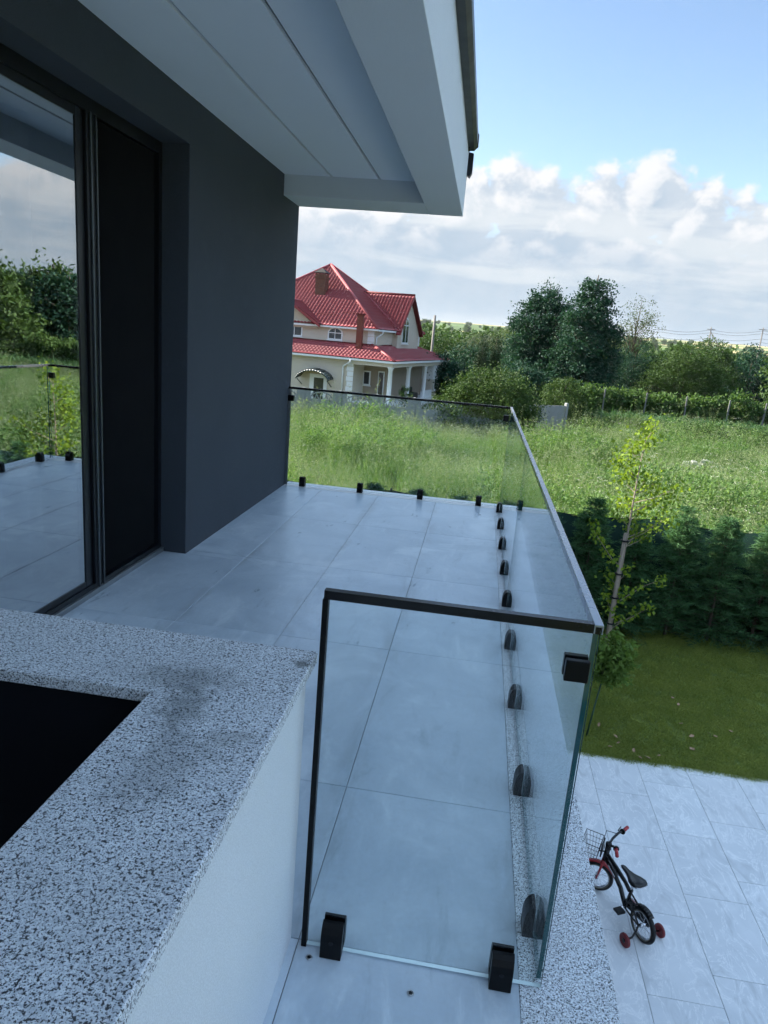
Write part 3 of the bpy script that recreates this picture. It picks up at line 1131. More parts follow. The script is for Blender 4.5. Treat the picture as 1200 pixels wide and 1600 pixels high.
# stem, handlebar with raised ends, grips, levers
hb = MB()
hb.tube([(0.570, 0, 0.455), (0.562, 0, 0.545)], 0.014, 10)
bar = [(0.460, 0.228, 0.610), (0.482, 0.150, 0.612), (0.515, 0.110, 0.602), (0.550, 0.060, 0.560), (0.562, 0, 0.545), (0.550, -0.060, 0.560), (0.515, -0.110, 0.602), (0.482, -0.150, 0.612), (0.460, -0.228, 0.610)]
hb.tube(bar, 0.0115, 10)
hbo = turned(hb).build('handlebar', M['bike_black'], bike, True)
for s in (-1, 1):
    gr = turned(MB().tube([(0.484, 0.145 * s, 0.612), (0.458, 0.234 * s, 0.610)], 0.0165, 12)).build('grip', M['bike_red'], bike, True)
    turned(MB().disc((0.486, 0.139 * s, 0.612), (-0.28, 0.96 * s, 0), 0.027, 0.010, 14)).build('flange', M['bike_black'], gr)
turned(MB().tube([(0.500, -0.125, 0.606), (0.525, -0.140, 0.606), (0.515, -0.215, 0.602)], 0.006, 6)).build('brake_lever', M['bike_black'], bike, True)
MB().disc((0.567, 0, 0.510), (0.1, 0, 1), 0.028, 0.06, 14).build('stem_clamp', M['bike_black'], bike, True)
turned(MB().box(0.612, 0.624, -0.062, 0.062, 0.40, 0.535)).build('number_plate', M['frame'], bike, bevel=0.004)
MB().tube([(0.60, -0.10, 0.60), (0.66, -0.03, 0.60), (0.64, 0.0, 0.52), (0.585, 0.012, 0.44), (0.45, 0.024, 0.40), (0.30, 0.022, 0.36)], 0.0032, 6).build('brake_cable', M['rubber'], bike, True)
for s in (-1, 1):
    MB().add([(0.50, 0.0215 * s, 0.362), (0.40, 0.0215 * s, 0.318), (0.40, 0.0215 * s, 0.306), (0.50, 0.0215 * s, 0.348)], [(0, 1, 2, 3)]).build('decal', M['chrome'], bike)
# basket
bs = MB()
bx0, bx1, by, bz0, bz1 = 0.635, 0.800, 0.105, 0.375, 0.520
for k in range(8):
    y = -by + 2 * by * k / 7
    yi = y * 0.82
    bs.tube([(bx0, y, bz1), (bx0 + 0.012, yi, bz0), (bx1 - 0.03, yi, bz0), (bx1, y, bz1)], 0.0016, 5)
for k in range(6):
    x = bx0 + (bx1 - bx0) * k / 5
    xi = bx0 + 0.012 + (bx1 - 0.03 - bx0 - 0.012) * k / 5
    bs.tube([(x, -by, bz1), (xi, -by * 0.82, bz0), (xi, by * 0.82, bz0), (x, by, bz1)], 0.0016, 5)
for f in (0.0, 0.33, 0.66, 1.0):
    z = bz0 + (bz1 - bz0) * f
    yy = by * (0.82 + 0.18 * f)
    xa, xb = bx0 + 0.012 * (1 - f), bx1 - 0.03 * (1 - f)
    r = 0.0035 if f == 1.0 else 0.0020
    bs.tube([(xa, -yy, z), (xb, -yy, z), (xb, yy, z), (xa, yy, z), (xa, -yy, z)], r, 6)
turned(bs).build('basket', M['frame'], bike, True)
turned(MB().tube([(0.575, 0, 0.44), (0.645, 0, 0.42)], 0.007, 6)).build('basket_bracket', M['bike_black'], bike, True)
# cranks, pedals
cr = MB()
cr.tube([(0.235, -0.07, 0.135), (0.235, 0.07, 0.135)], 0.011, 10)
cr.tube([(0.235, 0.068, 0.135), (0.175, 0.078, 0.175)], 0.008, 8)
cr.tube([(0.235, -0.068, 0.135), (0.295, -0.078, 0.095)], 0.008, 8)
cr.build('crank', M['chrome'], bike, True)
for (x, y, z) in ((0.172, 0.122, 0.178), (0.298, -0.122, 0.092)):
    pd = MB()
    pd.tbox(x - 0.035, x + 0.035, y - 0.040, y + 0.040, z - 0.011, z + 0.011, 0.004)
    pd.build('pedal', M['rubber'], bike)
# training wheels on brackets
for s in (-1, 1):
    tb = MB().tube([(0.0, 0.055 * s, R), (-0.012, 0.075 * s, 0.125), (-0.018, 0.115 * s, 0.070), (-0.018, 0.180 * s, 0.060)], 0.009, 8).build('training_wheel_arm', M['bike_black'], bike, True)
    tw = MB().disc((-0.018, 0.190 * s, 0.060), (0, 1, 0), 0.060, 0.03, 28, [(0.040, -0.012), (0.052, -0.015), (0.060, -0.009), (0.060, 0.009), (0.052, 0.015), (0.040, 0.012)]).build('training_wheel', M['wheel_red'], bike, True)
    MB().disc((-0.018, 0.205 * s, 0.060), (0, 1, 0), 0.018, 0.008, 16).build('cap', M['bike_black'], tw)

# ------------------------------------------------------------------ foliage tools
def leaf_quads(P, L, Wd, r, droop=0.0, axis=None):
    """rhombic leaves at P: lengths L, widths Wd; returns V, F"""
    P = np.asarray(P)
    n = len(P)
    t = r.normal(size=(n, 3)) if axis is None else axis + r.normal(size=(n, 3)) * 0.45
    t[:, 2] -= droop
    t /= np.linalg.norm(t, axis=1, keepdims=True)
    b = np.cross(t, r.normal(size=(n, 3)))
    b /= np.linalg.norm(b, axis=1, keepdims=True) + 1e-9
    L = (np.asarray(L) * r.uniform(0.65, 1.3, n))[:, None]
    Wd = (np.asarray(Wd) * r.uniform(0.7, 1.25, n))[:, None]
    V = np.stack([P - t * L * 0.5, P + b * Wd * 0.5 - t * L * 0.06, P + t * L * 0.5, P - b * Wd * 0.5 - t * L * 0.06], 1).reshape(-1, 3)
    F = np.arange(4 * n).reshape(n, 4)
    return V, F


def crown_points(r, blobs, clusters, per, cr, shell=0.5, flat=0.75):
    """leaf positions gathered in clumps through a crown made of ellipsoids (cx,cy,cz,rx,ry,rz)"""
    blobs = np.array(blobs, float)
    vol = blobs[:, 3] * blobs[:, 4] * blobs[:, 5]
    pick = r.choice(len(blobs), clusters, p=vol / vol.sum())
    d = r.normal(size=(clusters, 3))
    d /= np.linalg.norm(d, axis=1, keepdims=True)
    rad = shell + (1 - shell) * r.uniform(0, 1, clusters) ** 0.6
    rad *= r.uniform(0.82, 1.10, clusters)
    cc = blobs[pick, :3] + d * rad[:, None] * blobs[pick, 3:]
    P = []
    for c in cc:
        k = max(3, int(per * r.uniform(0.5, 1.5)))
        q = r.normal(size=(k, 3)) * cr * r.uniform(0.55, 1.25)
        q[:, 2] *= flat
        P.append(c + q)
    return np.concatenate(P), cc


def limbs(base, top, cc, r, r0, nb=10, sag=0.1):
    m = MB()
    base, top = Vector(base), Vector(top)
    pts, rs = [], []
    for i in range(6):
        f = i / 5
        p = base.lerp(top, f) + Vector((r.normal() * 0.03, r.normal() * 0.03, 0)) * (top - base).length * 0.25 * f
        pts.append(p)
        rs.append(r0 * (1 - 0.85 * f))
    m.tube(pts, rs, 8)
    idx = r.choice(len(cc), min(nb, len(cc)), replace=False)
    for i in idx:
        e = Vector(cc[i])
        f = min(0.92, max(0.15, (e.z - base.z) / max(0.1, top.z - base.z) - r.uniform(0.12, 0.35)))
        s = base.lerp(top, f)
        mid = s.lerp(e, 0.5) + Vector((0, 0, sag * (e - s).length))
        rr = r0 * (1 - 0.85 * f) * 0.5
        m.tube([s, mid, e], [rr, rr * 0.6, rr * 0.2], 6)
    return m


def tree(name, label, cat, loc, blobs, clusters, per, cr, leafL, leafW, mat, r0=0.12, bark='bark', nb=10, seed=0, shell=0.5, top=None, group=None, flat=0.75):
    r = np.random.default_rng(seed)
    t = thing(name, label, cat, loc, 0, group)
    P, cc = crown_points(r, blobs, clusters, per, cr, shell, flat)
    P[:, 2] = np.maximum(P[:, 2], 0.05)
    V, F = leaf_quads(P, leafL, leafW, r, 0.15)
    put('crown', fast_mesh('crown', V, F, mat), t)
    b = np.array(blobs)
    zt = top or (b[:, 2] + b[:, 5] * 0.75).max()
    k = int(np.argmax(b[:, 2] + b[:, 5]))
    limbs((0, 0, -0.1), (b[k, 0] * 0.9, b[k, 1] * 0.9, zt), cc, r, r0, nb).build('trunk', M[bark], t, True)
    return t


M['leaf_dark'] = leafmat('dark_tree_leaf', (0.010, 0.036, 0.026), (0.036, 0.090, 0.052), 0.28, 0.5)
M['leaf_mid'] = leafmat('mid_tree_leaf', (0.028, 0.060, 0.018), (0.080, 0.135, 0.040), 0.32, 0.5)
M['leaf_light'] = leafmat('pale_tree_leaf', (0.050, 0.085, 0.035), (0.115, 0.16, 0.065), 0.32, 0.5)
M['leaf_grey'] = leafmat('grey_green_leaf', (0.060, 0.085, 0.055), (0.12, 0.15, 0.09), 0.3, 0.5)
M['leaf_vine'] = leafmat('vine_leaf', (0.035, 0.085, 0.026), (0.125, 0.20, 0.060), 0.38, 0.8)
M['leaf_bush'] = leafmat('bush_leaf', (0.014, 0.042, 0.011), (0.088, 0.138, 0.036), 0.22, 0.9)
M['leaf_lime'] = leafmat('lime_maple_leaf', (0.095, 0.180, 0.024), (0.29, 0.39, 0.062), 0.45, 2.5, (1.1, 1.05, 0.35))
M['leaf_globe'] = leafmat('globe_shrub_leaf', (0.06, 0.13, 0.024), (0.19, 0.28, 0.065), 0.35, 3.0)
M['leaf_corn'] = leafmat('crop_leaf', (0.035, 0.085, 0.035), (0.075, 0.15, 0.065), 0.3, 1.0)
M['needle'] = leafmat('hedge_needle', (0.026, 0.080, 0.038), (0.090, 0.185, 0.072), 0.3, 1.4)
M['cypress'] = leafmat('cypress_scale', (0.012, 0.028, 0.012), (0.028, 0.055, 0.020), 0.15, 1.0)
M['grass'] = leafmat('meadow_grass', (0.034, 0.104, 0.034), (0.205, 0.310, 0.110), 0.45, 0.30, (1.0, 1.02, 0.5))
M['seed'] = leafmat('grass_seed_head', (0.15, 0.205, 0.095), (0.27, 0.32, 0.17), 0.4, 0.3, (1.0, 0.98, 0.75))
M['flower'] = plain('white_umbel', (0.36, 0.38, 0.30), 0.8, 0, 0.1)
M['lawn_blade'] = leafmat('lawn_blade', (0.115, 0.180, 0.030), (0.40, 0.42, 0.105), 0.38, 2.2, (1.0, 1.05, 0.4))

# ------------------------------------------------------------------ scatter (for what nobody could count)
def scatter(name, variants, pts, idx, rotz, scale, label, cat, tilt=None):
    """instances of the variant meshes at pts, as one object"""
    coll = bpy.data.collections.new(name + '_kinds')
    for i, me in enumerate(variants):
        o = bpy.data.objects.new('%s_kind_%02d' % (name, i), me)
        coll.objects.link(o)
    me = bpy.data.meshes.new(name)
    me.vertices.add(len(pts))
    me.vertices.foreach_set('co', np.asarray(pts, np.float32).ravel())
    at = me.attributes.new('pick', 'INT', 'POINT')
    at.data.foreach_set('value', np.asarray(idx, np.int32))
    at = me.attributes.new('turn', 'FLOAT_VECTOR', 'POINT')
    rot = np.zeros((len(pts), 3), np.float32)
    if tilt is not None:
        rot[:, :2] = tilt
    rot[:, 2] = rotz
    at.data.foreach_set('vector', rot.ravel())
    at = me.attributes.new('size', 'FLOAT', 'POINT')
    at.data.foreach_set('value', np.asarray(scale, np.float32))
    o = put(name, me)
    ng = bpy.data.node_groups.new(name + '_scatter', 'GeometryNodeTree')
    ng.interface.new_socket('Geometry', in_out='INPUT', socket_type='NodeSocketGeometry')
    ng.interface.new_socket('Geometry', in_out='OUTPUT', socket_type='NodeSocketGeometry')
    N, Lk = ng.nodes, ng.links
    gi, go = N.new('NodeGroupInput'), N.new('NodeGroupOutput')
    ci = N.new('GeometryNodeCollectionInfo')
    ci.inputs['Collection'].default_value = coll
    ci.inputs['Separate Children'].default_value = True
    ci.inputs['Reset Children'].default_value = True
    ip = N.new('GeometryNodeInstanceOnPoints')
    ip.inputs['Pick Instance'].default_value = True

    def attr(nm, ty):
        a = N.new('GeometryNodeInputNamedAttribute')
        a.data_type = ty
        a.inputs['Name'].default_value = nm
        return a.outputs['Attribute']
    Lk.new(gi.outputs[0], ip.inputs['Points'])
    Lk.new(ci.outputs[0], ip.inputs['Instance'])
    Lk.new(attr('pick', 'INT'), ip.inputs['Instance Index'])
    Lk.new(attr('turn', 'FLOAT_VECTOR'), ip.inputs['Rotation'])
    Lk.new(attr('size', 'FLOAT'), ip.inputs['Scale'])
    Lk.new(ip.outputs[0], go.inputs[0])
    md = o.modifiers.new('scatter', 'NODES')
    md.node_group = ng
    return stuff(o, label, cat)


def blades(r, n, rad, h0, h1, w, lean=0.25, curl=0.2):
    """n tapering grass blades as quads (two per blade)"""
    a = r.uniform(0, 2 * math.pi, n)
    q = rad * np.sqrt(r.uniform(0, 1, n))
    base = np.stack([q * np.cos(a), q * np.sin(a), np.zeros(n)], 1)
    h = r.uniform(h0, h1, n)
    d = r.normal(size=(n, 2)) * lean
    mid = base + np.stack([d[:, 0] * h * 0.4, d[:, 1] * h * 0.4, h * 0.55], 1)
    d2 = d * (1 + curl * r.uniform(0, 4, n))[:, None]
    tip = base + np.stack([d2[:, 0] * h, d2[:, 1] * h, h * (1 - 0.25 * np.hypot(*d2.T).clip(0, 1))], 1)
    s = r.uniform(0, 2 * math.pi, n)
    side = np.stack([np.cos(s), np.sin(s), np.zeros(n)], 1) * (w * r.uniform(0.6, 1.4, n))[:, None] * 0.5
    V = np.stack([base - side, base + side, mid + side * 0.85, mid - side * 0.85, tip + side * 0.12, tip - side * 0.12], 1).reshape(-1, 3)
    k = np.arange(n)[:, None] * 6
    F = np.concatenate([k + np.array([[0, 1, 2, 3]]), k + np.array([[3, 2, 4, 5]])])
    return V, F, tip


def join_parts(name, parts):
    """parts: (V, F, material index) ; materials list in parts[-1]"""
    VV, FF, MI = [], [], []
    off = 0
    *ps, mats = parts
    for V, F, mi in ps:
        VV.append(V)
        FF.append(F + off)
        MI.append(np.full(len(F), mi, np.int32))
        off += len(V)
    me = fast_mesh(name, np.concatenate(VV), np.concatenate(FF), mats[0])
    for mt in mats[1:]:
        me.materials.append(mt)
    me.polygons.foreach_set('material_index', np.concatenate(MI))
    return me


def meadow_clump(seed, n=46, h=(0.45, 0.95), heads=12, flowers=0, leafy=0):
    r = np.random.default_rng(seed)
    V, F, tip = blades(r, n, 0.36, h[0], h[1], 0.011, 0.22, 0.25)
    parts = [(V, F, 0)]
    if heads:
        V2, F2, t2 = blades(r, heads, 0.34, h[1] * 0.9, h[1] * 1.35, 0.005, 0.12, 0.3)
        parts.append((V2, F2, 0))
        P = np.repeat(t2, 7, 0) + r.normal(size=(heads * 7, 3)) * np.array([0.025, 0.025, 0.06])
        V3, F3 = leaf_quads(P, 0.05, 0.014, r, -0.6)
        parts.append((V3, F3, 1))
    if leafy:
        P = r.normal(size=(leafy, 3)) * np.array([0.22, 0.22, 0.20]) + np.array([0, 0, h[1] * 0.55])
        P[:, 2] = np.abs(P[:, 2])
        V4, F4 = leaf_quads(P, 0.085, 0.035, r)
        parts.append((V4, F4, 0))
    if flowers:
        V5, F5, t5 = blades(r, flowers, 0.3, h[1] * 0.9, h[1] * 1.3, 0.005, 0.12, 0.3)
        parts.append((V5, F5, 0))
        P = np.repeat(t5, 9, 0) + r.normal(size=(flowers * 9, 3)) * np.array([0.035, 0.035, 0.010])
        V6, F6 = leaf_quads(P, 0.022, 0.018, r)
        parts.append((V6, F6, 2))
    parts.append([M['grass'], M['seed'], M['flower']])
    return join_parts('meadow_clump', parts)


kinds = [meadow_clump(1, 46, (0.45, 0.90), 14), meadow_clump(2, 50, (0.40, 0.85), 10), meadow_clump(3, 40, (0.5, 1.0), 18),
         meadow_clump(4, 40, (0.4, 0.8), 6, 0, 30), meadow_clump(5, 36, (0.45, 0.9), 8, 4, 10), meadow_clump(6, 30, (0.5, 1.0), 4, 0, 60), meadow_clump(7, 26, (0.7, 1.35), 5, 0, 190), meadow_clump(8, 20, (0.6, 1.2), 2, 2, 240)]
r = np.random.default_rng(11)


def field_points(y0, y1, dens, xl, xr):
    out = []
    n = int((y1 - y0) * (max(xr(y0), xr(y1)) - min(xl(y0), xl(y1))) * dens)
    y = r.uniform(y0, y1, n)
    x = r.uniform(min(xl(y0), xl(y1)), max(xr(y0), xr(y1)), n)
    k = (x > np.vectorize(xl)(y)) & (x < np.vectorize(xr)(y))
    return np.stack([x[k], y[k], np.full(k.sum(), GZ - 0.02)], 1)


FP = np.concatenate([field_points(14.0, 24, 7.0, lambda y: -0.33 * y - 2, lambda y: 0.95 * y + 3),
                     field_points(24, 36.0, 5.5, lambda y: -0.33 * y - 2, lambda y: 0.85 * y + 3),
                     field_points(36.0, 45, 4.5, lambda y: 2.0 + (y - 36) * 0.4, lambda y: 0.80 * y + 3)])
hmap = 0.5 + 0.5 * np.sin(FP[:, 0] * 0.55 + 1.3 * np.sin(FP[:, 1] * 0.31)) * np.sin(FP[:, 1] * 0.42 + FP[:, 0] * 0.17)
sc_ = (0.72 + 0.62 * hmap) * r.uniform(0.75, 1.25, len(FP))
idx = np.where(hmap > 0.60, r.choice([3, 5, 6, 7, 5], len(FP)), r.choice([0, 1, 2, 4, 0, 2], len(FP)))
scatter('meadow_grass', kinds, FP, idx, r.uniform(0, 6.28, len(FP)), sc_, 'tall flowering meadow grass filling the field beyond the hedge', 'grass', r.normal(size=(len(FP), 2)) * 0.08)

# ------------------------------------------------------------------ lawn
structure(MB().box(-4.3995, 30, LAWN_Y + 0.002, 13.35, GZ - 0.25, GZ - 0.012).build('lawn', M['lawn']))
lk = []
for s in range(4):
    rr = np.random.default_rng(40 + s)
    V, F, tp = blades(rr, 70, 0.11, 0.020, 0.048, 0.0042, 0.55, 0.3)
    lk.append(fast_mesh('lawn_tuft', V, F, M['lawn_blade']))
n = 11500
LP = np.stack([r.uniform(0.0, 11, n), np.where(r.uniform(0, 1, n) < 0.09, LAWN_Y + r.uniform(0.0, 0.12, n), r.uniform(LAWN_Y + 0.05, 13.0, n)), np.full(n, GZ - 0.012)], 1)
scatter('lawn_grass', lk, LP, r.integers(0, 4, n), r.uniform(0, 6.28, n), r.uniform(0.7, 1.35, n), 'short mown lawn grass between the paving and the hedge', 'grass')

# fallen leaves on the lawn
M['dry_leaf'] = plain('dry_leaf', (0.42, 0.27, 0.17), 0.8, 0, 0.2, 0.35, 30)
LEAVES = [(3.298, 9.376), (2.299, 8.768), (2.305, 8.614), (2.475, 8.479), (2.626, 8.359), (3.276, 8.725), (3.631, 9.216), (3.696, 9.152), (2.119, 9.012), (3.374, 10.136), (3.411, 9.952), (3.963, 9.358), (2.177, 8.488), (2.525, 8.332), (2.788, 8.445), (3.359, 9.06)]
for k, (x, y) in enumerate(LEAVES):
    s = rnd.uniform(0.028, 0.05)
    lf = MB()
    lf.add([(-s, 0, 0), (-s * 0.3, -s * 0.55, s * 0.25), (s * 0.5, -s * 0.45, s * 0.12), (s, 0, s * 0.3), (s * 0.5, s * 0.45, s * 0.2), (-s * 0.3, s * 0.5, s * 0.1), (0.1 * s, 0, -s * 0.1)],
           [(0, 1, 6), (1, 2, 6), (2, 3, 6), (3, 4, 6), (4, 5, 6), (5, 0, 6)])
    o = lf.build('fallen_leaf', M['dry_leaf'])
    o.location = (x, y, GZ + 0.030)
    o.rotation_euler = (rnd.uniform(-0.4, 0.4), rnd.uniform(-0.4, 0.4), rnd.uniform(0, 6.28))
    tag(o, 'small dry brown leaf lying on the lawn near the paving', 'leaf', 'dry leaves on the lawn')

# ------------------------------------------------------------------ conifer hedge and net fence
def conifer_mesh(seed, h=2.35):
    r = np.random.default_rng(seed)
    P, A = [], []
    m = MB()
    m.tube([(0, 0, -0.05), (0.01, 0, h * 0.5), (0, 0.01, h * 0.97)], [0.03, 0.018, 0.004], 6)
    for i in range(260):
        z = h * (0.02 + 0.97 * r.uniform(0, 1) ** 0.95)
        Rz = 0.68 * (1 - z / h) ** 0.60 * r.uniform(0.72, 1.12) + 0.03
        a = r.uniform(0, 2 * math.pi)
        tilt = r.uniform(0.0, 0.62)
        d = np.array([math.cos(a), math.sin(a), tilt])
        k = int(26 + 84 * Rz)
        f = r.uniform(0.12, 1.0, k)
        p = np.array([0, 0, z]) + d * (Rz * f)[:, None]
        p[:, 2] -= 0.22 * Rz * f ** 2
        sd = np.array([-math.sin(a), math.cos(a), 0])
        spread = r.normal(size=k) * 0.10 * (1.1 - f * 0.6)
        p += sd * spread[:, None] + r.normal(size=(k, 3)) * 0.015
        ax = d[None, :] * 0.9 + sd[None, :] * np.sign(spread)[:, None] * 0.8 + np.array([0, 0, -0.15])
        P.append(p)
        A.append(ax)
        m.tube([(0, 0, z), tuple(np.array([0, 0, z]) + d * Rz * 0.85 - np.array([0, 0, 0.16 * Rz]))], [0.006, 0.002], 4, False)
    P, A = np.concatenate(P), np.concatenate(A)
    V, F = leaf_quads(P, 0.125, 0.0105, r, 0.0, A)
    # the soft leader at the top
    return fast_mesh('foliage', V, F, M['needle']), m.mesh('trunk', M['bark'])


protos = [conifer_mesh(300 + i) for i in range(4)]
hx = [-1.75, -0.95, -0.1, 0.72, 1.50, 2.30, 3.10, 3.88, 4.62, 5.42, 6.2, 7.0, 7.85, 8.7, 9.5, 10.4, 11.3]
words_ = {2.30: 'hedge conifer whose tip stands just clear of the glass balustrade corner', 3.10: 'hedge conifer straight behind the staked lime-leaved sapling',
          3.88: 'tall-tipped hedge conifer next to the sapling on its far side from the house', 4.62: 'hedge conifer with a slim tip, second beyond the sapling',
          5.42: 'last hedge conifer at the edge of the picture, third beyond the sapling', 1.50: 'hedge conifer seen behind the glass of the long balustrade'}
for k, x in enumerate(hx):
    fo, tr = protos[k % 4]
    lab = words_.get(x, 'hedge conifer hidden behind the balcony, near the house' if x < 1.5 else 'hedge conifer farther along the garden boundary')
    t = thing('hedge_conifer', lab, 'conifer', (x, 12.78 + rnd.uniform(-0.07, 0.07), GZ - 0.01), rnd.uniform(0, 6.28), 'conifers of the garden hedge')
    s = {2.30: 1.04, 3.88: 1.05, 4.62: 1.0}.get(x, rnd.uniform(0.88, 0.98))
    t.scale = (1.02, 1.02, s)
    put('foliage', fo, t)
    put('trunk', tr, t)

M['net'] = plain('green_shade_net', (0.006, 0.026, 0.018), 0.8, 0, 0.2, 0.35, 40)
nf = thing('net_fence', 'dark green shade net on thin posts behind the conifer hedge', 'fence', (3, 13.25, GZ))
nv, nfc = [], []
nxs = np.linspace(-4, 16, 120)
for i, x in enumerate(nxs):
    ph = (x + 4) % 2.5 / 2.5
    zt = -1.29 - 0.10 * math.sin(math.pi * ph) + 0.02 * math.sin(x * 5)
    nv += [(x, 13.25 + 0.03 * math.sin(x * 2.2), GZ - 0.02), (x, 13.25 + 0.02 * math.sin(x * 3.1), zt)]
for i in range(len(nxs) - 1):
    nfc.append((2 * i, 2 * i + 2, 2 * i + 3, 2 * i + 1))
no = put('net', fast_mesh('net', nv, nfc, M['net'], True), nf, True)
sm = no.modifiers.new('thick', 'SOLIDIFY')
sm.thickness = 0.004
MB().tube([(x, 13.25, -1.29 - 0.10 * math.sin(math.pi * ((x + 4) % 2.5 / 2.5))) for x in nxs[::3]], 0.008, 5).build('top_cord', M['black_metal'], nf, world=True)
for k in range(9):
    MB().tube([(-4 + 2.5 * k, 13.29, GZ - 0.1), (-4 + 2.5 * k, 13.29, -1.26)], 0.02, 8).build('post', M['black_metal'], nf, world=True)

# ------------------------------------------------------------------ young trees on the lawn
# staked sapling with lime leaves
SX, SY = 2.385, 10.45
sap = thing('sapling', 'slim staked sapling with lime green leaves in front of the hedge', 'tree', (SX, SY, GZ))
r = np.random.default_rng(5)
TR = [(-0.012, 0, 0), (-0.01, 0, 0.94), (0.0, 0.0, 1.95), (0.01, 0.01, 2.64), (0.015, 0, 3.32), (0.03, 0.0, 3.80)]
MB().tube(TR, [0.030, 0.026, 0.021, 0.015, 0.009, 0.004], 8).build('trunk', M['grey_bark'], sap, True)
MB().tube([(-0.055, -0.035, -0.1), (-0.03, -0.030, 2.42)], [0.027, 0.024], 8).build('stake', M['grey_bark'], sap, True)
for z in (0.98, 1.40, 1.78, 2.30):
    MB().ring((-0.022, -0.015, z), (0, 0, 1), 0.050, 0.009, 16, 6, 1.6).build('tie', M['rubber'], sap, True)
# leaf sprays: (sideways, height, leaves, spread); each sits at the end of a twig from the leader
SPR = [(0.10, 4.02, 16, .07), (0.07, 3.90, 18, .08), (0.05, 3.77, 18, .09), (-0.09, 3.71, 18, .09), (-0.17, 3.70, 14, .08), (-0.29, 3.47, 20, .09), (-0.16, 3.45, 20, .10), (-0.04, 3.30, 22, .10),
       (-0.15, 3.22, 20, .10), (0.27, 3.24, 16, .08), (0.46, 3.20, 14, .07), (0.15, 3.23, 18, .09), (0.42, 3.05, 18, .08), (0.28, 2.98, 18, .09), (0.58, 2.72, 18, .08), (0.47, 2.61, 20, .08),
       (0.34, 2.47, 18, .08), (0.17, 2.38, 20, .08), (0.09, 2.51, 18, .08), (0.16, 2.64, 22, .09), (-0.13, 2.80, 18, .09), (-0.12, 2.68, 18, .08), (-0.07, 2.91, 16, .08), (0.20, 2.80, 14, .09),
       (0.08, 1.83, 10, .06), (-0.14, 1.75, 12, .06), (-0.15, 1.62, 12, .055), (0.03, 1.47, 12, .06), (-0.12, 1.34, 9, .05), (-0.08, 1.20, 9, .05), (0.31, 1.15, 12, .06), (0.47, 1.28, 14, .055),
       (0.13, 1.05, 9, .05)]
LONG = [([(-0.53, 2.51), (-0.46, 2.37), (-0.38, 2.27), (-0.26, 2.12), (-0.16, 2.00), (-0.05, 1.92)], 13, .045), ([(0.64, 1.72), (0.55, 1.71), (0.39, 1.62), (0.22, 1.49), (0.10, 1.38), (0.0, 1.30)], 9, .045)]
tw, LP_ = MB(), []


def lead(z):
    for (a, b) in zip(TR[:-1], TR[1:]):
        if a[2] <= z <= b[2]:
            return Vector(a).lerp(Vector(b), (z - a[2]) / (b[2] - a[2]))
    return Vector(TR[-1])


for (x, z, n, sp) in SPR:
    y = r.normal() * 0.10 + 0.25 * abs(x) * r.choice([-1, 1])
    e = Vector((x, y, z))
    s0 = lead(max(0.6, z - 0.12 - 0.45 * abs(x)))
    mid = s0.lerp(e, 0.55) + Vector((0, 0, -0.03))
    tw.tube([s0, mid, e], [0.007, 0.005, 0.002], 5, False)
    for j in range(int(n * 2.3)):
        q = r.normal(size=3) * sp * 1.1
        LP_.append(tuple(e + Vector(q)))
    for j in range(n // 3):
        LP_.append(tuple(mid.lerp(e, r.uniform(0, 1)) + Vector(r.normal(size=3) * 0.03)))
for pts, n, sp in LONG:
    sgn = r.choice([-1, 1])
    pp_ = [Vector((x, 0.1 * sgn * abs(x), z)) for x, z in pts]
    tw.tube(pp_, [0.002, 0.003, 0.004, 0.006, 0.007, 0.009], 5, False)
    for p in pp_[:-1]:
        for j in range(int(n * 1.7)):
            LP_.append(tuple(p + Vector(r.normal(size=3) * sp)))
tw.build('branches', M['grey_bark'], sap, True)
V, F = leaf_quads(np.array(LP_), 0.062, 0.054, r, 0.25)
put('leaves', fast_mesh('leaves', V, F, M['leaf_lime']), sap)

# small round-headed tree standing nearer the paving
gl = thing('standard_shrub', 'small round-headed green shrub on a thin stem at the lawn edge by the glass corner', 'shrub', (1.912, 8.72, GZ))
P, cc = crown_points(np.random.default_rng(9), [(0.16, 0.05, 1.20, 0.30, 0.30, 0.27), (0.14, 0, 0.98, 0.27, 0.27, 0.17)], 130, 22, 0.052, 0.35)
V, F = leaf_quads(P, 0.082, 0.034, np.random.default_rng(10), -0.25)
put('crown', fast_mesh('crown', V, F, M['leaf_globe']), gl)
M['stem_green'] = plain('green_stake', (0.035, 0.085, 0.05), 0.6, 0, 0.4, 0.2)
MB().tube([(0, 0, -0.05), (0.04, 0, 0.45), (0.10, 0.01, 1.0)], [0.014, 0.012, 0.009], 8).build('stem', M['stem_green'], gl, True)
lb = MB()
for c in cc[::6]:
    lb.tube([(0.09, 0.01, 0.9), tuple(c)], [0.006, 0.002], 4, False)
lb.build('branches', M['bark'], gl)

# ------------------------------------------------------------------ neighbour's house
NH = thing('neighbour_house', 'cream two-storey house with red metal tile roof and columned corner porch', 'house', (-5.669, 46.0, GZ), RAD(-10))


def npart(name, mat, *boxes, parent=None, bevel=0.0):
    m = MB()
    for b in boxes:
        m.box(*b)
    return m.build(name, mat, parent or NH, bevel=bevel)


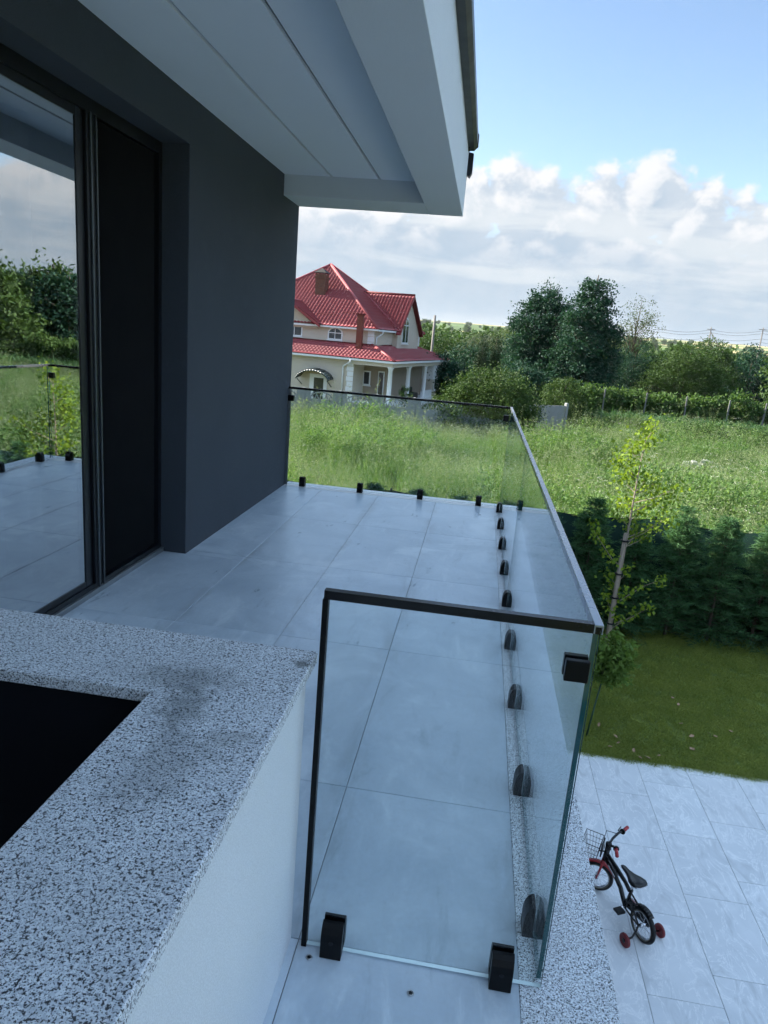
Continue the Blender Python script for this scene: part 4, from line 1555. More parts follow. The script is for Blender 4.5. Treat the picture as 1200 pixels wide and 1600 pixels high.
# walls (local: u to the right, v away, h up)
lw = npart('wall', M['cream'], (-15, -2.95, 0.42, 15.4, -0.3, 3.24))
npart('wall', M['tan'], (-2.949, -1.25, 2.55, 15.0, -0.3, 3.24))
npart('wall', M['cream'], (-1.249, -0.32, 11.9, 15.0, -0.3, 3.24))
npart('plinth', M['white_trim'], (-2.949, -0.12, 0.20, 2.549, -0.3, 0.45), (-1.249, -0.12, 2.55, 11.899, -0.3, 0.45))
npart('entablature', M['cream'], (-2.949, -0.12, 0.12, 0.52, 2.92, 3.25), (-0.52, -0.12, 0.521, 15.2, 2.92, 3.25))
npart('porch_ceiling', M['white_trim'], (-2.949, -0.521, 0.521, 2.549, 3.18, 3.24), (-1.249, -0.521, 2.55, 11.89, 3.18, 3.24))
up = npart('wall', M['cream'], (-14.3, -2.4, 2.6, 14.3, 3.2, 5.22))
npart('fascia', M['white_trim'], (-15.3, 0.02, -0.035, -0.002, 3.17, 3.30), (0.003, 0.036, -0.035, 16.0, 3.17, 3.30))
npart('fascia', M['white_trim'], (-14.5, -2.08, 2.255, 2.285, 5.14, 5.26), (-2.095, -2.065, 2.286, 6.9, 5.14, 5.26))
for (v) in (0.32, 4.66, 9.25):
    c = MB().disc((-0.33, v, 1.72), (0, 0, 1), 0.15, 2.4, 20, [(0.20, -1.27), (0.20, -1.15), (0.155, -1.10), (0.155, 0.0), (0.135, 0.98), (0.17, 1.02), (0.17, 1.06), (0.15, 1.09), (0.22, 1.14), (0.22, 1.20)])
    c.build('column', M['white_trim'], NH, True)
# white panel and window of the end bay
npart('panel', M['white_trim'], (-0.319, -0.28, 11.9, 14.95, 1.75, 3.15))
npart('panel', M['white_trim'], (-1.24, -0.33, 11.86, 11.899, 1.75, 3.15))
npart('low_wall', M['white_trim'], (-0.45, -0.30, 8.9, 11.85, 0.451, 0.95))


def window(u0, u1, h0, h1, plane, axis='v', arch=0.0, mull=True, name='window', frame=0.09):
    """window on the plane v=plane (facing -v) or u=plane (facing +u): white frame, dark pane, bars"""
    n = 10
    pts = [(u0, h0), (u1, h0), (u1, h1)]
    if arch:
        for i in range(1, n):
            a = math.pi * i / n
            pts.append(((u0 + u1) / 2 + (u1 - u0) / 2 * math.cos(a), h1 + arch * math.sin(a)))
    pts.append((u0, h1))
    cu = (u0 + u1) / 2
    ch = (h0 + h1) / 2 + arch * 0.35
    out = [(cu + (p[0] - cu) * (1 + 2 * frame / (u1 - u0)), ch + (p[1] - ch) * (1 + 2 * frame / (h1 - h0 + arch))) for p in pts]
    ax = 'y' if axis == 'v' else 'x'
    s = -1 if axis == 'v' else 1
    fr_ = MB().prism(out, plane + s * 0.002, plane + s * 0.05, ax).build(name, M['white_trim'], NH)
    MB().prism(pts, plane + s * 0.0505, plane + s * 0.058, ax).build('pane', M['dark_pane'], fr_)
    if mull:
        b = MB()
        if axis == 'v':
            b.box(cu - 0.025, cu + 0.025, plane - 0.075, plane - 0.0585, h0, h1 + arch)
            b.box(u0, u1, plane - 0.074, plane - 0.0586, h1 - 0.02, h1 + 0.03)
        else:
            b.box(plane + 0.0585, plane + 0.075, cu - 0.04, cu + 0.04, h0, h1 + arch)
            b.box(plane + 0.0586, plane + 0.074, u0, u1, h1 - 0.02, h1 + 0.04)
        b.build('glazing_bar', M['white_trim'], fr_)
    sl = MB()
    if axis == 'v':
        sl.box(u0 - 0.14, u1 + 0.14, plane - 0.12, plane - 0.003, h0 - 0.15, h0 - 0.092)
    else:
        sl.box(plane + 0.003, plane + 0.12, u0 - 0.14, u1 + 0.14, h0 - 0.15, h0 - 0.092)
    sl.build('sill', M['white_trim'], fr_)
    return fr_


window(-5.72, -4.80, 4.42, 4.80, 2.6, 'v', 0.30)
window(-8.9, -7.85, 4.45, 5.25, 2.6, 'v', 0.35)
window(-3.30, -2.92, 1.55, 2.36, 2.55, 'v', 0, False) if False else window(-2.90, -2.52, 1.55, 2.36, 2.55, 'v', 0, False)
window(8.0, 9.4, 4.50, 5.75, -2.03, 'u', 0.5)
window(12.5, 14.2, 0.95, 1.70, -0.32, 'u', 0, False)
dr = MB().box(-1.86, -1.42, 2.49, 2.548, 0.451, 2.50).build('door', M['white_trim'], NH)
MB().box(-1.80, -1.48, 2.475, 2.4895, 0.60, 2.42).build('pane', M['dark_pane'], dr)
# front entrance door under the smoked awning
dr = MB().box(-6.05, -4.78, 0.36, 0.419, 0.0, 2.02).build('door', M['white_trim'], NH)
MB().box(-5.72, -5.02, 0.345, 0.3595, 0.25, 1.78).build('pane', M['dark_pane'], dr)
aw = MB()
nA = 16
for i in range(nA):
    a0, a1 = math.pi * (0.06 + 0.88 * i / nA), math.pi * (0.06 + 0.88 * (i + 1) / nA)
    for (ra, rb) in ((1.0, 0.97),):
        q = []
        for a in (a0, a1):
            q.append((-5.55 + 1.22 * math.cos(a), 1.62 + 0.78 * math.sin(a)))
        aw.poly((q[0][0], 0.415, q[0][1]), (q[1][0], 0.415, q[1][1]), (q[1][0], -0.45, q[1][1] - 0.08), (q[0][0], -0.45, q[0][1] - 0.08))
        aw.poly((q[0][0], -0.45, q[0][1] - 0.08), (q[1][0], -0.45, q[1][1] - 0.08), (q[1][0], -0.45, q[1][1] - 0.17), (q[0][0], -0.45, q[0][1] - 0.17))
awo = aw.build('awning', M['awning'], NH, True)
awo.modifiers.new('thick', 'SOLIDIFY').thickness = 0.03
for x in (-6.65, -4.45):
    MB().tube([(x, 0.41, 1.25), (x, -0.40, 1.68)], 0.03, 6).build('awning_bracket', M['awning'], NH)
# quoins on the corner pilaster, downpipes
for k in range(9):
    npart('quoin', M['white_trim'], (-3.42 if k % 2 else -3.36, -2.93, 0.375, 0.4185, 0.10 + 0.335 * k, 0.40 + 0.335 * k))
for k in range(3):
    npart('quoin', M['white_trim'], (-2.86, -2.385, 2.56, 2.599, 4.05 + 0.36 * k, 4.38 + 0.36 * k))
for k in range(4):
    npart('quoin', M['white_trim'], (-2.399, -2.36, 13.85 if k % 2 else 13.7, 14.3, 3.95 + 0.33 * k, 4.25 + 0.33 * k))
MB().tube([(-3.02, -0.06, 3.18), (-3.05, -0.02, 3.05), (-3.62, 0.30, 2.75), (-3.66, 0.33, 2.6), (-3.66, 0.33, 0.0)], 0.055, 8).build('downpipe', M['white_trim'], NH, True)
MB().tube([(-2.02, 3.4, 5.12), (-2.1, 3.38, 4.98), (-2.34, 3.0, 4.72), (-2.34, 2.95, 4.2)], 0.05, 8).build('downpipe', M['white_trim'], NH, True)


# roofs of pressed metal tile: rows that step, waves across
def tile_slope(left0, right0, left1, right1, rowlen=0.38, pitch=0.26):
    """slope between the eave (left0-right0) and the upper line (left1-right1); all 3-D, eave edge straight"""
    l0, r0_, l1, r1 = (Vector(p) for p in (left0, right0, left1, right1))
    e = (r0_ - l0).normalized()
    upv = l1 - l0
    upv = upv - e * upv.dot(e)
    Ls = upv.length
    upn = upv / Ls
    nrm = e.cross(upn)
    if nrm.z < 0:
        nrm = -nrm
    rows = max(2, int(round(Ls / rowlen)))
    a0, a1 = (l0 - l0).dot(e), (l1 - l0).dot(e)
    b0, b1 = (r0_ - l0).dot(e), (r1 - l0).dot(e)
    s = np.arange(math.floor(min(a0, a1) / pitch) * 4, math.ceil(max(b0, b1) / pitch) * 4 + 1) * pitch / 4
    V, F = [], []
    for j in range(rows):
        for end in (0, 1):
            f = (j + end) / rows
            lo, hi = a0 + (a1 - a0) * f, b0 + (b1 - b0) * f
            for x in s:
                xc = min(max(x, lo), hi)
                w = 0.026 * math.sin(2 * math.pi * xc / pitch) + (0.06 if end == 0 else 0.0)
                V.append(l0 + e * xc + upn * (Ls * f) + nrm * (0.03 + w))
    ns = len(s)
    for j in range(2 * rows - 1):
        for i in range(ns - 1):
            a = j * ns + i
            q = (a, a + 1, a + 1 + ns, a + ns)
            if (V[a] - V[a + 1]).length < 1e-5 and (V[a + ns] - V[a + ns + 1]).length < 1e-5:
                continue
            F.append(q)
    return fast_mesh('roof_slope', [tuple(v) for v in V], F, M['roof'])


lowroof = put('lower_roof', tile_slope((-15.3, 0, 3.28), (0, 0, 3.28), (-15.3, 2.6, 4.16), (-2.5, 2.6, 4.16)), NH)
put('roof_slope', tile_slope((0, 0, 3.28), (0, 16.0, 3.28), (-2.5, 2.6, 4.16), (-2.5, 13.4, 4.16)), lowroof)
MB().poly((0, 16, 3.30), (-2.5, 13.4, 4.18), (-15.3, 13.4, 4.18), (-15.3, 16, 3.30)).build('roof_slope', M['roof'], lowroof)
npart('eaves_board', M['white_trim'], (-15.3, 0.0, 0.0, 0.40, 3.245, 3.262), (-0.5, 0.0, 0.401, 15.9, 3.2452, 3.262), parent=lowroof)
for p, q in (((0, 0, 3.34), (-2.5, 2.6, 4.22)), ((0, 16, 3.34), (-2.5, 13.4, 4.22))):
    MB().tube([p, q], 0.10, 8).build('ridge_cap', M['roof'], lowroof, True)
MB().tube([(-15.3, 2.56, 4.22), (-2.44, 2.56, 4.22), (-2.36, 13.4, 4.22)], 0.05, 6).build('flashing', M['roof_edge'], lowroof)

EA = 5.24
pk = (-8.36, 8.56, 9.78)
uproof = put('upper_roof', tile_slope((-14.62, 2.3, EA), (-2.1, 2.3, EA), pk, pk), NH)
put('roof_slope', tile_slope((-2.1, 2.3, EA), (-2.1, 14.82, EA), pk, pk), uproof)
MB().poly((-2.1, 14.82, EA), (-14.62, 14.82, EA), pk).build('roof_slope', M['roof'], uproof)
MB().poly((-14.62, 14.82, EA), (-14.62, 2.3, EA), pk).build('roof_slope', M['roof'], uproof)
MB().poly((-14.62, 2.3, EA - 0.03), (-2.1, 2.3, EA - 0.03), (-2.1, 14.82, EA - 0.03), (-14.62, 14.82, EA - 0.03)).build('eaves_board', M['white_trim'], uproof)
for q in ((-2.1, 2.3, EA + 0.05), (-2.1, 14.82, EA + 0.05), (-14.62, 2.3, EA + 0.05), (-14.62, 14.82, EA + 0.05)):
    MB().tube([q, (pk[0], pk[1], pk[2] + 0.06)], 0.11, 8).build('ridge_cap', M['roof'], uproof, True)
# cross gable towards the porch side
GV0, GVP, GV1, GH = 6.55, 9.55, 12.95, 7.98
GU = -1.72
ui = -2.1 - (GH - EA) / 0.725
gab = put('gable_roof', tile_slope((GU, GV0, EA), (-2.1, GV0, EA), (GU, GVP, GH), (ui, GVP, GH)), NH)
MB().poly((GU, GV1, EA), (GU, GVP, GH), (ui, GVP, GH), (-2.1, GV1, EA)).build('roof_slope', M['roof'], gab)
MB().prism([(GV0 + 0.3, 3.9), (GV0 + 0.3, EA - 0.02), (GVP, GH - 0.25), (GV1 - 0.3, EA - 0.02), (GV1 - 0.3, 3.9)], -2.9, -2.03, 'x').build('gable_wall', M['cream'], gab)
for v0 in (GV0, GV1):
    s = -1 if v0 < GVP else 1
    MB().add([(GU, v0, EA - 0.02), (GU, GVP, GH + 0.06), (GU, GVP, GH - 0.16), (GU, v0, EA - 0.24), (-2.06, v0, EA - 0.02), (-2.06, GVP, GH + 0.02), (-2.06, GVP, GH - 0.16), (-2.06, v0, EA - 0.24)],
             [(0, 1, 2, 3), (0, 1, 5, 4), (3, 2, 6, 7), (0, 3, 7, 4)]).build('barge_board', M['roof_edge'] if s > 0 else M['roof'], gab)
MB().tube([(GU, GVP, GH + 0.05), (ui, GVP, GH + 0.05)], 0.10, 8).build('ridge_cap', M['roof_edge'], gab, True)
MB().tube([(GU, GV0, EA + 0.04), (ui, GVP, GH + 0.05)], 0.08, 6).build('valley_flashing', M['roof'], gab, True)
# small front gable at the left
dg = put('dormer_roof', tile_slope((-6.2, 1.9, 5.28), (-6.2, 4.8, 5.28), (-9.0, 1.9, 6.92), (-9.0, 4.6, 6.92)), NH)
MB().poly((-9.0, 1.9, 6.94), (-11.8, 1.9, 5.28), (-11.8, 4.8, 5.28), (-9.0, 4.6, 6.94)).build('roof_slope', M['roof'], dg)
MB().prism([(-11.5, 5.0), (-6.5, 5.0), (-9.0, 6.75)], 2.45, 2.62, 'y').build('gable_wall', M['cream'], dg)
for x in (-6.2, -11.8):
    MB().add([(x, 1.88, 5.30), (-9.0, 1.88, 6.98), (-9.0, 1.88, 6.80), (x, 1.88, 5.10), (x, 2.0, 5.30), (-9.0, 2.0, 6.98), (-9.0, 2.0, 6.80), (x, 2.0, 5.10)],
             [(0, 1, 2, 3), (4, 5, 6, 7), (0, 1, 5, 4), (3, 2, 6, 7)]).build('barge_board', M['roof'], dg)
# chimneys
ch = MB().box(-8.10, -7.35, 5.15, 5.85, 6.9, 8.85).build('chimney', M['brick'], NH)
MB().box(-8.16, -7.29, 5.09, 5.91, 8.55, 8.66).build('band', M['brick'], ch)
MB().add([(-8.22, 5.03, 8.95), (-7.23, 5.03, 8.95), (-7.23, 5.97, 8.95), (-8.22, 5.97, 8.95), (-7.725, 5.5, 9.30)], [(0, 1, 4), (1, 2, 4), (2, 3, 4), (3, 0, 4), (0, 1, 2, 3)]).build('cap', M['porch_dark'], ch)
for x, y in ((-8.05, 5.2), (-7.42, 5.2), (-8.05, 5.8), (-7.42, 5.8)):
    MB().box(x - 0.03, x + 0.03, y - 0.03, y + 0.03, 8.851, 8.96).build('cap_leg', M['brick'], ch)
ch = MB().box(-3.34, -2.96, 1.55, 1.93, 3.6, 6.12).build('flue', M['redpipe'], NH)
MB().box(-3.40, -2.90, 1.49, 1.99, 6.121, 6.18).build('cap', M['roof_edge'], ch)
# snow guards on the roof
for (u0, u1, v) in ((-7.0, -5.6, 3.25), (-5.2, -3.3, 3.55)):
    hh = EA + (v - 2.3) * 0.725 + 0.12
    MB().tube([(u0, v, hh), (u1, v, hh)], 0.03, 6).build('snow_guard', M['roof_edge'], uproof)
sf = thing('porch_sofa', 'dark sofa standing on the neighbouring porch behind the columns', 'sofa', NH.location, NH.rotation_euler.z)
MB().tbox(-1.15, -0.55, 6.2, 8.6, 0.46, 0.86, 0.06).build('seat', M['porch_dark'], sf)
MB().tbox(-1.22, -1.05, 6.2, 8.6, 0.87, 1.25, 0.05).build('backrest', M['porch_dark'], sf)
pl = tree('porch_plant', 'bushy light green plant beside the corner column of the red-roofed house', 'plant', (-4.85, 46.6, GZ + 0.4), [(0, 0, 0.75, 0.42, 0.42, 0.75)], 60, 16, 0.10, 0.16, 0.035, M['leaf_vine'], 0.02, nb=6, seed=61, shell=0.2)

# ------------------------------------------------------------------ concrete fence
def fence_run(p0, p1, n, label, post_end=True):
    p0, p1 = Vector(p0), Vector(p1)
    d = (p1 - p0)
    a = math.atan2(d.y, d.x)
    L = d.length / n
    t = thing('concrete_fence', label, 'fence', (p0.x, p0.y, GZ - 0.05), a)
    H = 1.95
    for k in range(n):
        x0, x1 = k * L + 0.07, (k + 1) * L - 0.07
        pn = MB()
        pn.box(x0, x1, -0.025, 0.025, 0.0, 0.50).box(x0, x1, -0.025, 0.025, 0.505, 1.0).box(x0, x1, -0.025, 0.025, 1.005, 1.40)
        # openwork top panel: rails, upright pickets and arches cast in concrete
        pn.box(x0, x1, -0.025, 0.025, 1.405, 1.47).box(x0, x1, -0.025, 0.025, 1.86, H)
        cx = (x0 + x1) / 2
        pn.box(x0, x0 + 0.30, -0.025, 0.025, 1.471, 1.859).box(x1 - 0.30, x1, -0.025, 0.025, 1.471, 1.859)
        w = (x1 - x0) / 2 - 0.30
        for q in range(-2, 3):
            a_ = cx + q * w * 0.42
            pn.tube([(a_ - 0.10, 0, 1.47), (a_, 0, 1.86 - 0.04 * abs(q))], 0.03, 6)
            pn.tube([(a_ + 0.10, 0, 1.47), (a_, 0, 1.70 - 0.03 * abs(q))], 0.026, 6)
        pn.tube([(cx + w * math.cos(b), 0, 1.47 + 0.36 * math.sin(b)) for b in np.linspace(0.05, math.pi - 0.05, 14)], 0.035, 6)
        pn.build('panel', M['concrete'], t)
    for k in range(n + 1):
        MB().tbox(k * L - 0.075, k * L + 0.075, -0.08, 0.08, -0.2, H + 0.06, 0.03).build('post', M['concrete'], t)
    return t


fence_run((-15.0, 36.4, 0), (0.6, 36.4, 0), 8, 'grey cast concrete fence with openwork tops in front of the red-roofed house')
t = thing('concrete_fence', 'plain grey concrete fence end with its post, sticking out beside the round bush', 'fence', (1.2, 38.6, GZ - 0.05), math.atan2(2.8, 3.75))
L = math.hypot(3.75, 2.8) / 2
for k in range(2):
    for z0, z1 in ((0.0, 0.62), (0.626, 1.24), (1.246, 1.92)):
        MB().tbox(k * L + 0.08, (k + 1) * L - 0.08, -0.03, 0.03, z0, z1, 0.01).build('panel', M['concrete'], t)
for k in range(3):
    MB().tbox(k * L - 0.08, k * L + 0.08, -0.09, 0.09, -0.2, 2.08, 0.03).build('post', M['concrete'], t)

# ------------------------------------------------------------------ shrubs and trees of the neighbouring land
tree('round_bush', 'broad dome-shaped bush swallowing the fence beside the red-roofed house', 'bush', (0.75, 37.3, GZ),
     [(-0.1, 0, 1.85, 2.3, 2.0, 2.0), (-1.3, 0, 1.35, 1.8, 1.7, 1.55), (1.15, 0.2, 1.25, 1.6, 1.6, 1.5)], 640, 62, 0.22, 0.125, 0.062, M['leaf_bush'], 0.08, nb=14, seed=71, shell=0.62)
tree('round_bush', 'smaller rounded bush behind the bare end of the concrete fence', 'bush', (5.0, 43.6, GZ),
     [(0, 0, 1.7, 1.5, 1.4, 1.65), (0.5, 0, 0.9, 1.3, 1.3, 1.1)], 300, 58, 0.20, 0.125, 0.062, M['leaf_bush'], 0.08, nb=10, seed=72, shell=0.6)
tree('broadleaf_tree', 'dark broad-crowned tree, the nearer half of the tall pair behind the round bushes', 'tree', (7.6, 58, GZ),
     [(0, 0, 4.6, 2.5, 2.3, 4.2), (0.2, 0, 8.0, 1.6, 1.5, 2.4), (-0.5, -0.3, 2.4, 3.0, 2.4, 2.3), (0.9, 0, 5.8, 1.8, 1.6, 1.9), (0.8, -0.4, 2.6, 2.4, 2.0, 2.4), (0.5, 0, 10.0, 0.55, 0.5, 0.9), (-0.6, 0, 9.4, 0.6, 0.6, 0.7), (1.6, 0, 8.4, 0.8, 0.7, 0.6), (2.1, 0, 6.6, 0.8, 0.7, 0.5), (2.4, 0, 4.6, 0.7, 0.7, 0.5), (-2.0, 0, 4.8, 0.9, 0.8, 0.6)], 640, 70, 0.33, 0.22, 0.125, M['leaf_dark'], 0.20, nb=18, seed=73, shell=0.5)
tree('broadleaf_tree', 'dark rounded tree leaning into the farther side of the tall pair', 'tree', (4.5, 62, GZ),
     [(0, 0, 6.2, 2.4, 2.2, 3.3), (-0.7, 0, 4.4, 2.2, 2.0, 2.8), (0.5, 0, 7.9, 1.8, 1.6, 2.0), (0.8, 0, 3.0, 2.6, 2.0, 2.6), (-0.8, 0, 2.2, 2.2, 2.0, 2.0), (-1.9, 0, 6.8, 0.7, 0.7, 0.6), (-2.4, 0, 5.0, 0.8, 0.8, 0.6), (0.2, 0, 9.6, 0.6, 0.6, 0.5), (-2.6, 0, 3.0, 1.2, 1.0, 1.2)], 580, 70, 0.34, 0.21, 0.12, M['leaf_dark'], 0.19, nb=16, seed=74, shell=0.52)
tree('wispy_tree', 'thin grey-green tree with a see-through crown right of the tall dark pair', 'tree', (12.9, 66, GZ),
     [(0, 0, 8.0, 1.9, 1.7, 2.2), (0.6, 0, 6.8, 1.8, 1.6, 1.9), (-0.5, 0, 6.2, 1.4, 1.4, 1.6)], 150, 15, 0.30, 0.20, 0.075, M['leaf_grey'], 0.12, nb=44, seed=75, shell=0.25)
tree('broadleaf_tree', 'low bushy tree under the thin see-through crown', 'tree', (13.0, 65, GZ),
     [(0, 0, 3.0, 2.2, 2.0, 3.0), (-1.2, 0, 2.2, 1.7, 1.7, 2.1), (1.0, 0, 2.0, 1.8, 1.7, 2.0)], 300, 60, 0.32, 0.17, 0.075, M['leaf_dark'], 0.12, nb=12, seed=76, shell=0.5)
tree('broadleaf_tree', 'wide spreading tree behind the vine row, centre of the tree line', 'tree', (16.7, 63, GZ),
     [(0, 0, 3.2, 3.2, 2.2, 2.6), (1.6, 0, 3.3, 2.3, 2.0, 2.2), (-1.8, 0, 2.6, 2.0, 2.0, 2.0), (0.3, 0, 4.6, 2.0, 1.8, 1.6)], 420, 60, 0.32, 0.17, 0.075, M['leaf_mid'], 0.14, nb=20, seed=77, shell=0.5)
tree('broadleaf_tree', 'brighter green tree peeking over the wide one near the crooked pole', 'tree', (22.8, 78, GZ),
     [(0, 0, 4.4, 2.4, 2.2, 3.2), (-1.8, 0, 3.0, 2.2, 2.0, 2.6), (1.8, 0, 2.8, 2.2, 2.0, 2.5)], 320, 55, 0.36, 0.24, 0.12, M['leaf_mid'], 0.14, nb=12, seed=78, shell=0.5)
tree('broadleaf_tree', 'dark small tree at the picture edge beside the straight pole', 'tree', (32.0, 92, GZ),
     [(0, 0, 3.6, 2.6, 2.4, 3.4), (-2.6, 0, 2.6, 2.6, 2.2, 2.6), (2.4, 0, 2.6, 2.4, 2.2, 2.7)], 260, 30, 0.42, 0.34, 0.17, M['leaf_dark'], 0.14, nb=12, seed=79, shell=0.5)
for k, (px_, lab) in enumerate(((-0.15, 'slim dark cypress, the nearer of two behind the dome-shaped bush'), (0.75, 'slim dark cypress, the taller of two behind the dome-shaped bush'))):
    tree('cypress', lab, 'cypress', (px_, 49.5 + 0.4 * k, GZ), [(0, 0, 2.2, 0.55, 0.55, 2.3), (0, 0, 4.1 + 0.35 * k, 0.34, 0.34, 1.3)], 260, 34, 0.10, 0.14, 0.04, M['cypress'], 0.06, nb=4, seed=80 + k, shell=0.55, flat=2.0, group='cypresses behind the dome-shaped bush')
lm = [(-3.6, 60, 3.6, 'leaf_dark', 'leafy tree just clear of the porch roof end of the red-roofed house'), (-1.2, 64, 4.6, 'leaf_dark', 'leafy mid green tree between the porch roof and the cypresses'),
      (1.6, 60, 4.4, 'leaf_dark', 'leafy tree directly behind the two cypresses'), (3.2, 56, 3.6, 'leaf_dark', 'dark low tree filling the gap behind the two round bushes'),
      (-0.2, 80, 6.0, 'leaf_grey', 'hazy grey-green tree rising behind the cypresses'), (-5.5, 84, 5.6, 'leaf_mid', 'leafy tree behind the concrete pole beyond the house'),
      (3.0, 90, 6.6, 'leaf_light', 'pale tree left of the tall dark pair, farther back')]
for k, (x, y, h, mt, lab) in enumerate(lm):
    w = h * 0.52
    tree('broadleaf_tree', lab, 'tree', (x, y, GZ), [(0, 0, h * 0.55, w, w * 0.9, h * 0.47), (w * 0.6, 0, h * 0.42, w * 0.7, w * 0.7, h * 0.36), (-w * 0.6, 0, h * 0.40, w * 0.7, w * 0.7, h * 0.36)],
         280, 56, 0.34, 0.21, 0.115, M[mt], 0.12, nb=8, seed=90 + k, shell=0.5)

# tree belt beyond the frame to the right and farther back: copies of a few kinds
belt = []
for k, mt in enumerate(('leaf_mid', 'leaf_dark', 'leaf_mid')):
    w = 2.5
    b = tree('belt_tree', 'belt', 'tree', (0, 0, GZ), [(0, 0, 4.0, w, w, 3.3), (1.3, 0.4, 3.0, 1.9, 1.9, 2.5), (-1.3, -0.4, 2.8, 1.9, 1.9, 2.4), (0.2, 0, 6.2, 1.5, 1.5, 1.6)],
             240, 30, 0.42, 0.36, 0.19, M[mt], 0.14, nb=8, seed=120 + k, shell=0.5, group='trees of the far belt')
    belt.append(b)
rb = random.Random(3)
spots_ = []
for i in range(30):
    az = RAD(22.5 + i * 1.45 + rb.uniform(-0.4, 0.4))
    dist = rb.uniform(62, 80)
    spots_.append((math.sin(az) * dist, math.cos(az) * dist, rb.uniform(0.85, 1.25)))
for i in range(16):
    spots_.append((24 + i * 3.6 + rb.uniform(-1, 1), 104 + rb.uniform(-4, 8) + i * 0.8, rb.uniform(0.55, 0.85)))
for i in range(12):
    spots_.append((-16 + i * 2.9 + rb.uniform(-1, 1), 112 + rb.uniform(-8, 12), rb.uniform(0.6, 0.95)))
for i, (x, y, s) in enumerate(spots_):
    if i < 3:
        o = belt[i]
        o.location = (x, y, GZ)
    else:
        o = dup(belt[i % 3], (x, y, GZ), rb.uniform(0, 6.28), None)
    o.rotation_euler.z = rb.uniform(0, 6.28)
    o.scale = (s * rb.uniform(0.9, 1.15), s * rb.uniform(0.9, 1.15), s)
    if i < 30:
        o['label'] = 'leafy tree of the belt that shuts in the field on the window-reflected side'
    elif i < 46:
        o['label'] = 'small tree of the far row behind the vine rows'
    else:
        o['label'] = 'small tree of the far row behind the red-roofed house'
    o['group'] = o['label'].replace('leafy tree', 'trees').replace('small tree', 'small trees')

# far woodland on the slopes: one mass
def blob_tree(seed):
    r = np.random.default_rng(seed)
    P, cc = crown_points(r, [(0, 0, 3.2, 2.6, 2.6, 3.0), (1.2, 0.5, 2.4, 2.0, 2.0, 2.2)], 60, 14, 0.6, 0.55)
    V, F = leaf_quads(P, 1.0, 0.7, r)
    return fast_mesh('far_tree', V, F, M['leaf_mid'])


r = np.random.default_rng(21)
fp = []
for i in range(1500):
    y = r.uniform(135, 620) if i < 1050 else r.uniform(620, 1500)
    x = r.uniform(-0.32, 0.62) * y
    if math.sin(x * 0.012 + y * 0.021) + math.sin(x * 0.03 - y * 0.011) < -0.15 and y > 260:
        continue
    fp.append((x, y, (hill_z(x, y) if y > 300 else GZ) - 0.2))
scatter('far_woodland', [blob_tree(s) for s in (1, 2, 3)], fp, r.integers(0, 3, len(fp)), r.uniform(0, 6.28, len(fp)), r.uniform(0.7, 1.5, len(fp)), 'scattered woods and field trees on the distant slopes', 'woodland')

# ------------------------------------------------------------------ vine row, crop, weeds, rubble
VY = 51.5
ORD = 'first second third fourth fifth sixth seventh eighth ninth tenth eleventh twelfth thirteenth fourteenth'.split()
for k in range(14):
    x = 7.6 + 1.75 * k
    tree('vine_plant', 'vine', 'vine', (x, VY + rnd.uniform(-0.15, 0.15), GZ), [(0, 0, 1.85, 1.25, 0.6, 0.6 + rnd.uniform(0, 0.25)), (rnd.uniform(-0.6, 0.6), 0, 2.25 + rnd.uniform(-0.15, 0.35), 0.8, 0.5, 0.42), (0, 0, 1.3, 1.1, 0.5, 0.6)], 95, 26, 0.22, 0.17, 0.15, M['leaf_vine'],
         0.035, nb=4, seed=200 + k, shell=0.45, top=2.0, group='vines of the trellised row')['label'] = '%s leafy vine of the trellised row, counting from the round bushes' % ORD[k]
for k, x in enumerate((8.53, 11.3, 14.03, 16.76, 19.08)):
    o = MB().tbox(-0.045, 0.045, -0.045, 0.045, -0.2, 2.55, 0.02).build('vineyard_post', M['old_post'])
    o.location = (x, VY - 0.65, GZ)
    o.rotation_euler = (0.02, [0.0, 0.02, -0.015, 0.02, 0.035][k], 0)
    tag(o, ['pale post at the near end of the vine row beside the round bush', 'second pale post of the vine row', 'third pale post of the vine row, mid row', 'fourth pale post of the vine row, under the wide tree',
            'leaning pale post of the vine row at the picture edge'][k], 'post', 'posts of the vine row')
wv = MB()
for z in (1.3, 1.9, 2.5):
    wv.tube([(7.0, VY - 0.58, GZ + z), (32.0, VY - 0.58, GZ + z)], 0.006, 4)
tag(wv.build('trellis_wires', M['wire']), 'thin trellis wires strung along the vine row posts', 'wire')


def crop_kind(seed):
    r = np.random.default_rng(seed)
    V, F, tp = blades(r, 14, 0.10, 0.6, 1.15, 0.075, 0.42, 0.5)
    return fast_mesh('crop_plant', V, F, M['leaf_corn'])


r = np.random.default_rng(33)
n = 520
cp = np.stack([r.uniform(8.5, 34, n), VY - 2.6 + r.choice([0, 0.6, -0.6], n) + r.normal(size=n) * 0.08, np.full(n, GZ)], 1)
scatter('crop_row', [crop_kind(s) for s in (1, 2, 3)], cp, r.integers(0, 3, n), r.uniform(0, 6.28, n), r.uniform(1.1, 1.6, n), 'rows of leafy maize growing in front of the vines', 'maize')
# second, farther vine row at the right
for k in range(9):
    x = 33.0 + 2.0 * k
    tree('vine_plant', 'vine', 'vine', (x, 84, GZ), [(0, 0, 1.3, 1.2, 0.6, 0.6)], 40, 16, 0.2, 0.2, 0.16, M['leaf_vine'], 0.035, nb=3, seed=230 + k, shell=0.4, top=1.4, group='vines of the farther row')['label'] = '%s leafy vine of the farther row, counting from the wide tree' % ORD[k]
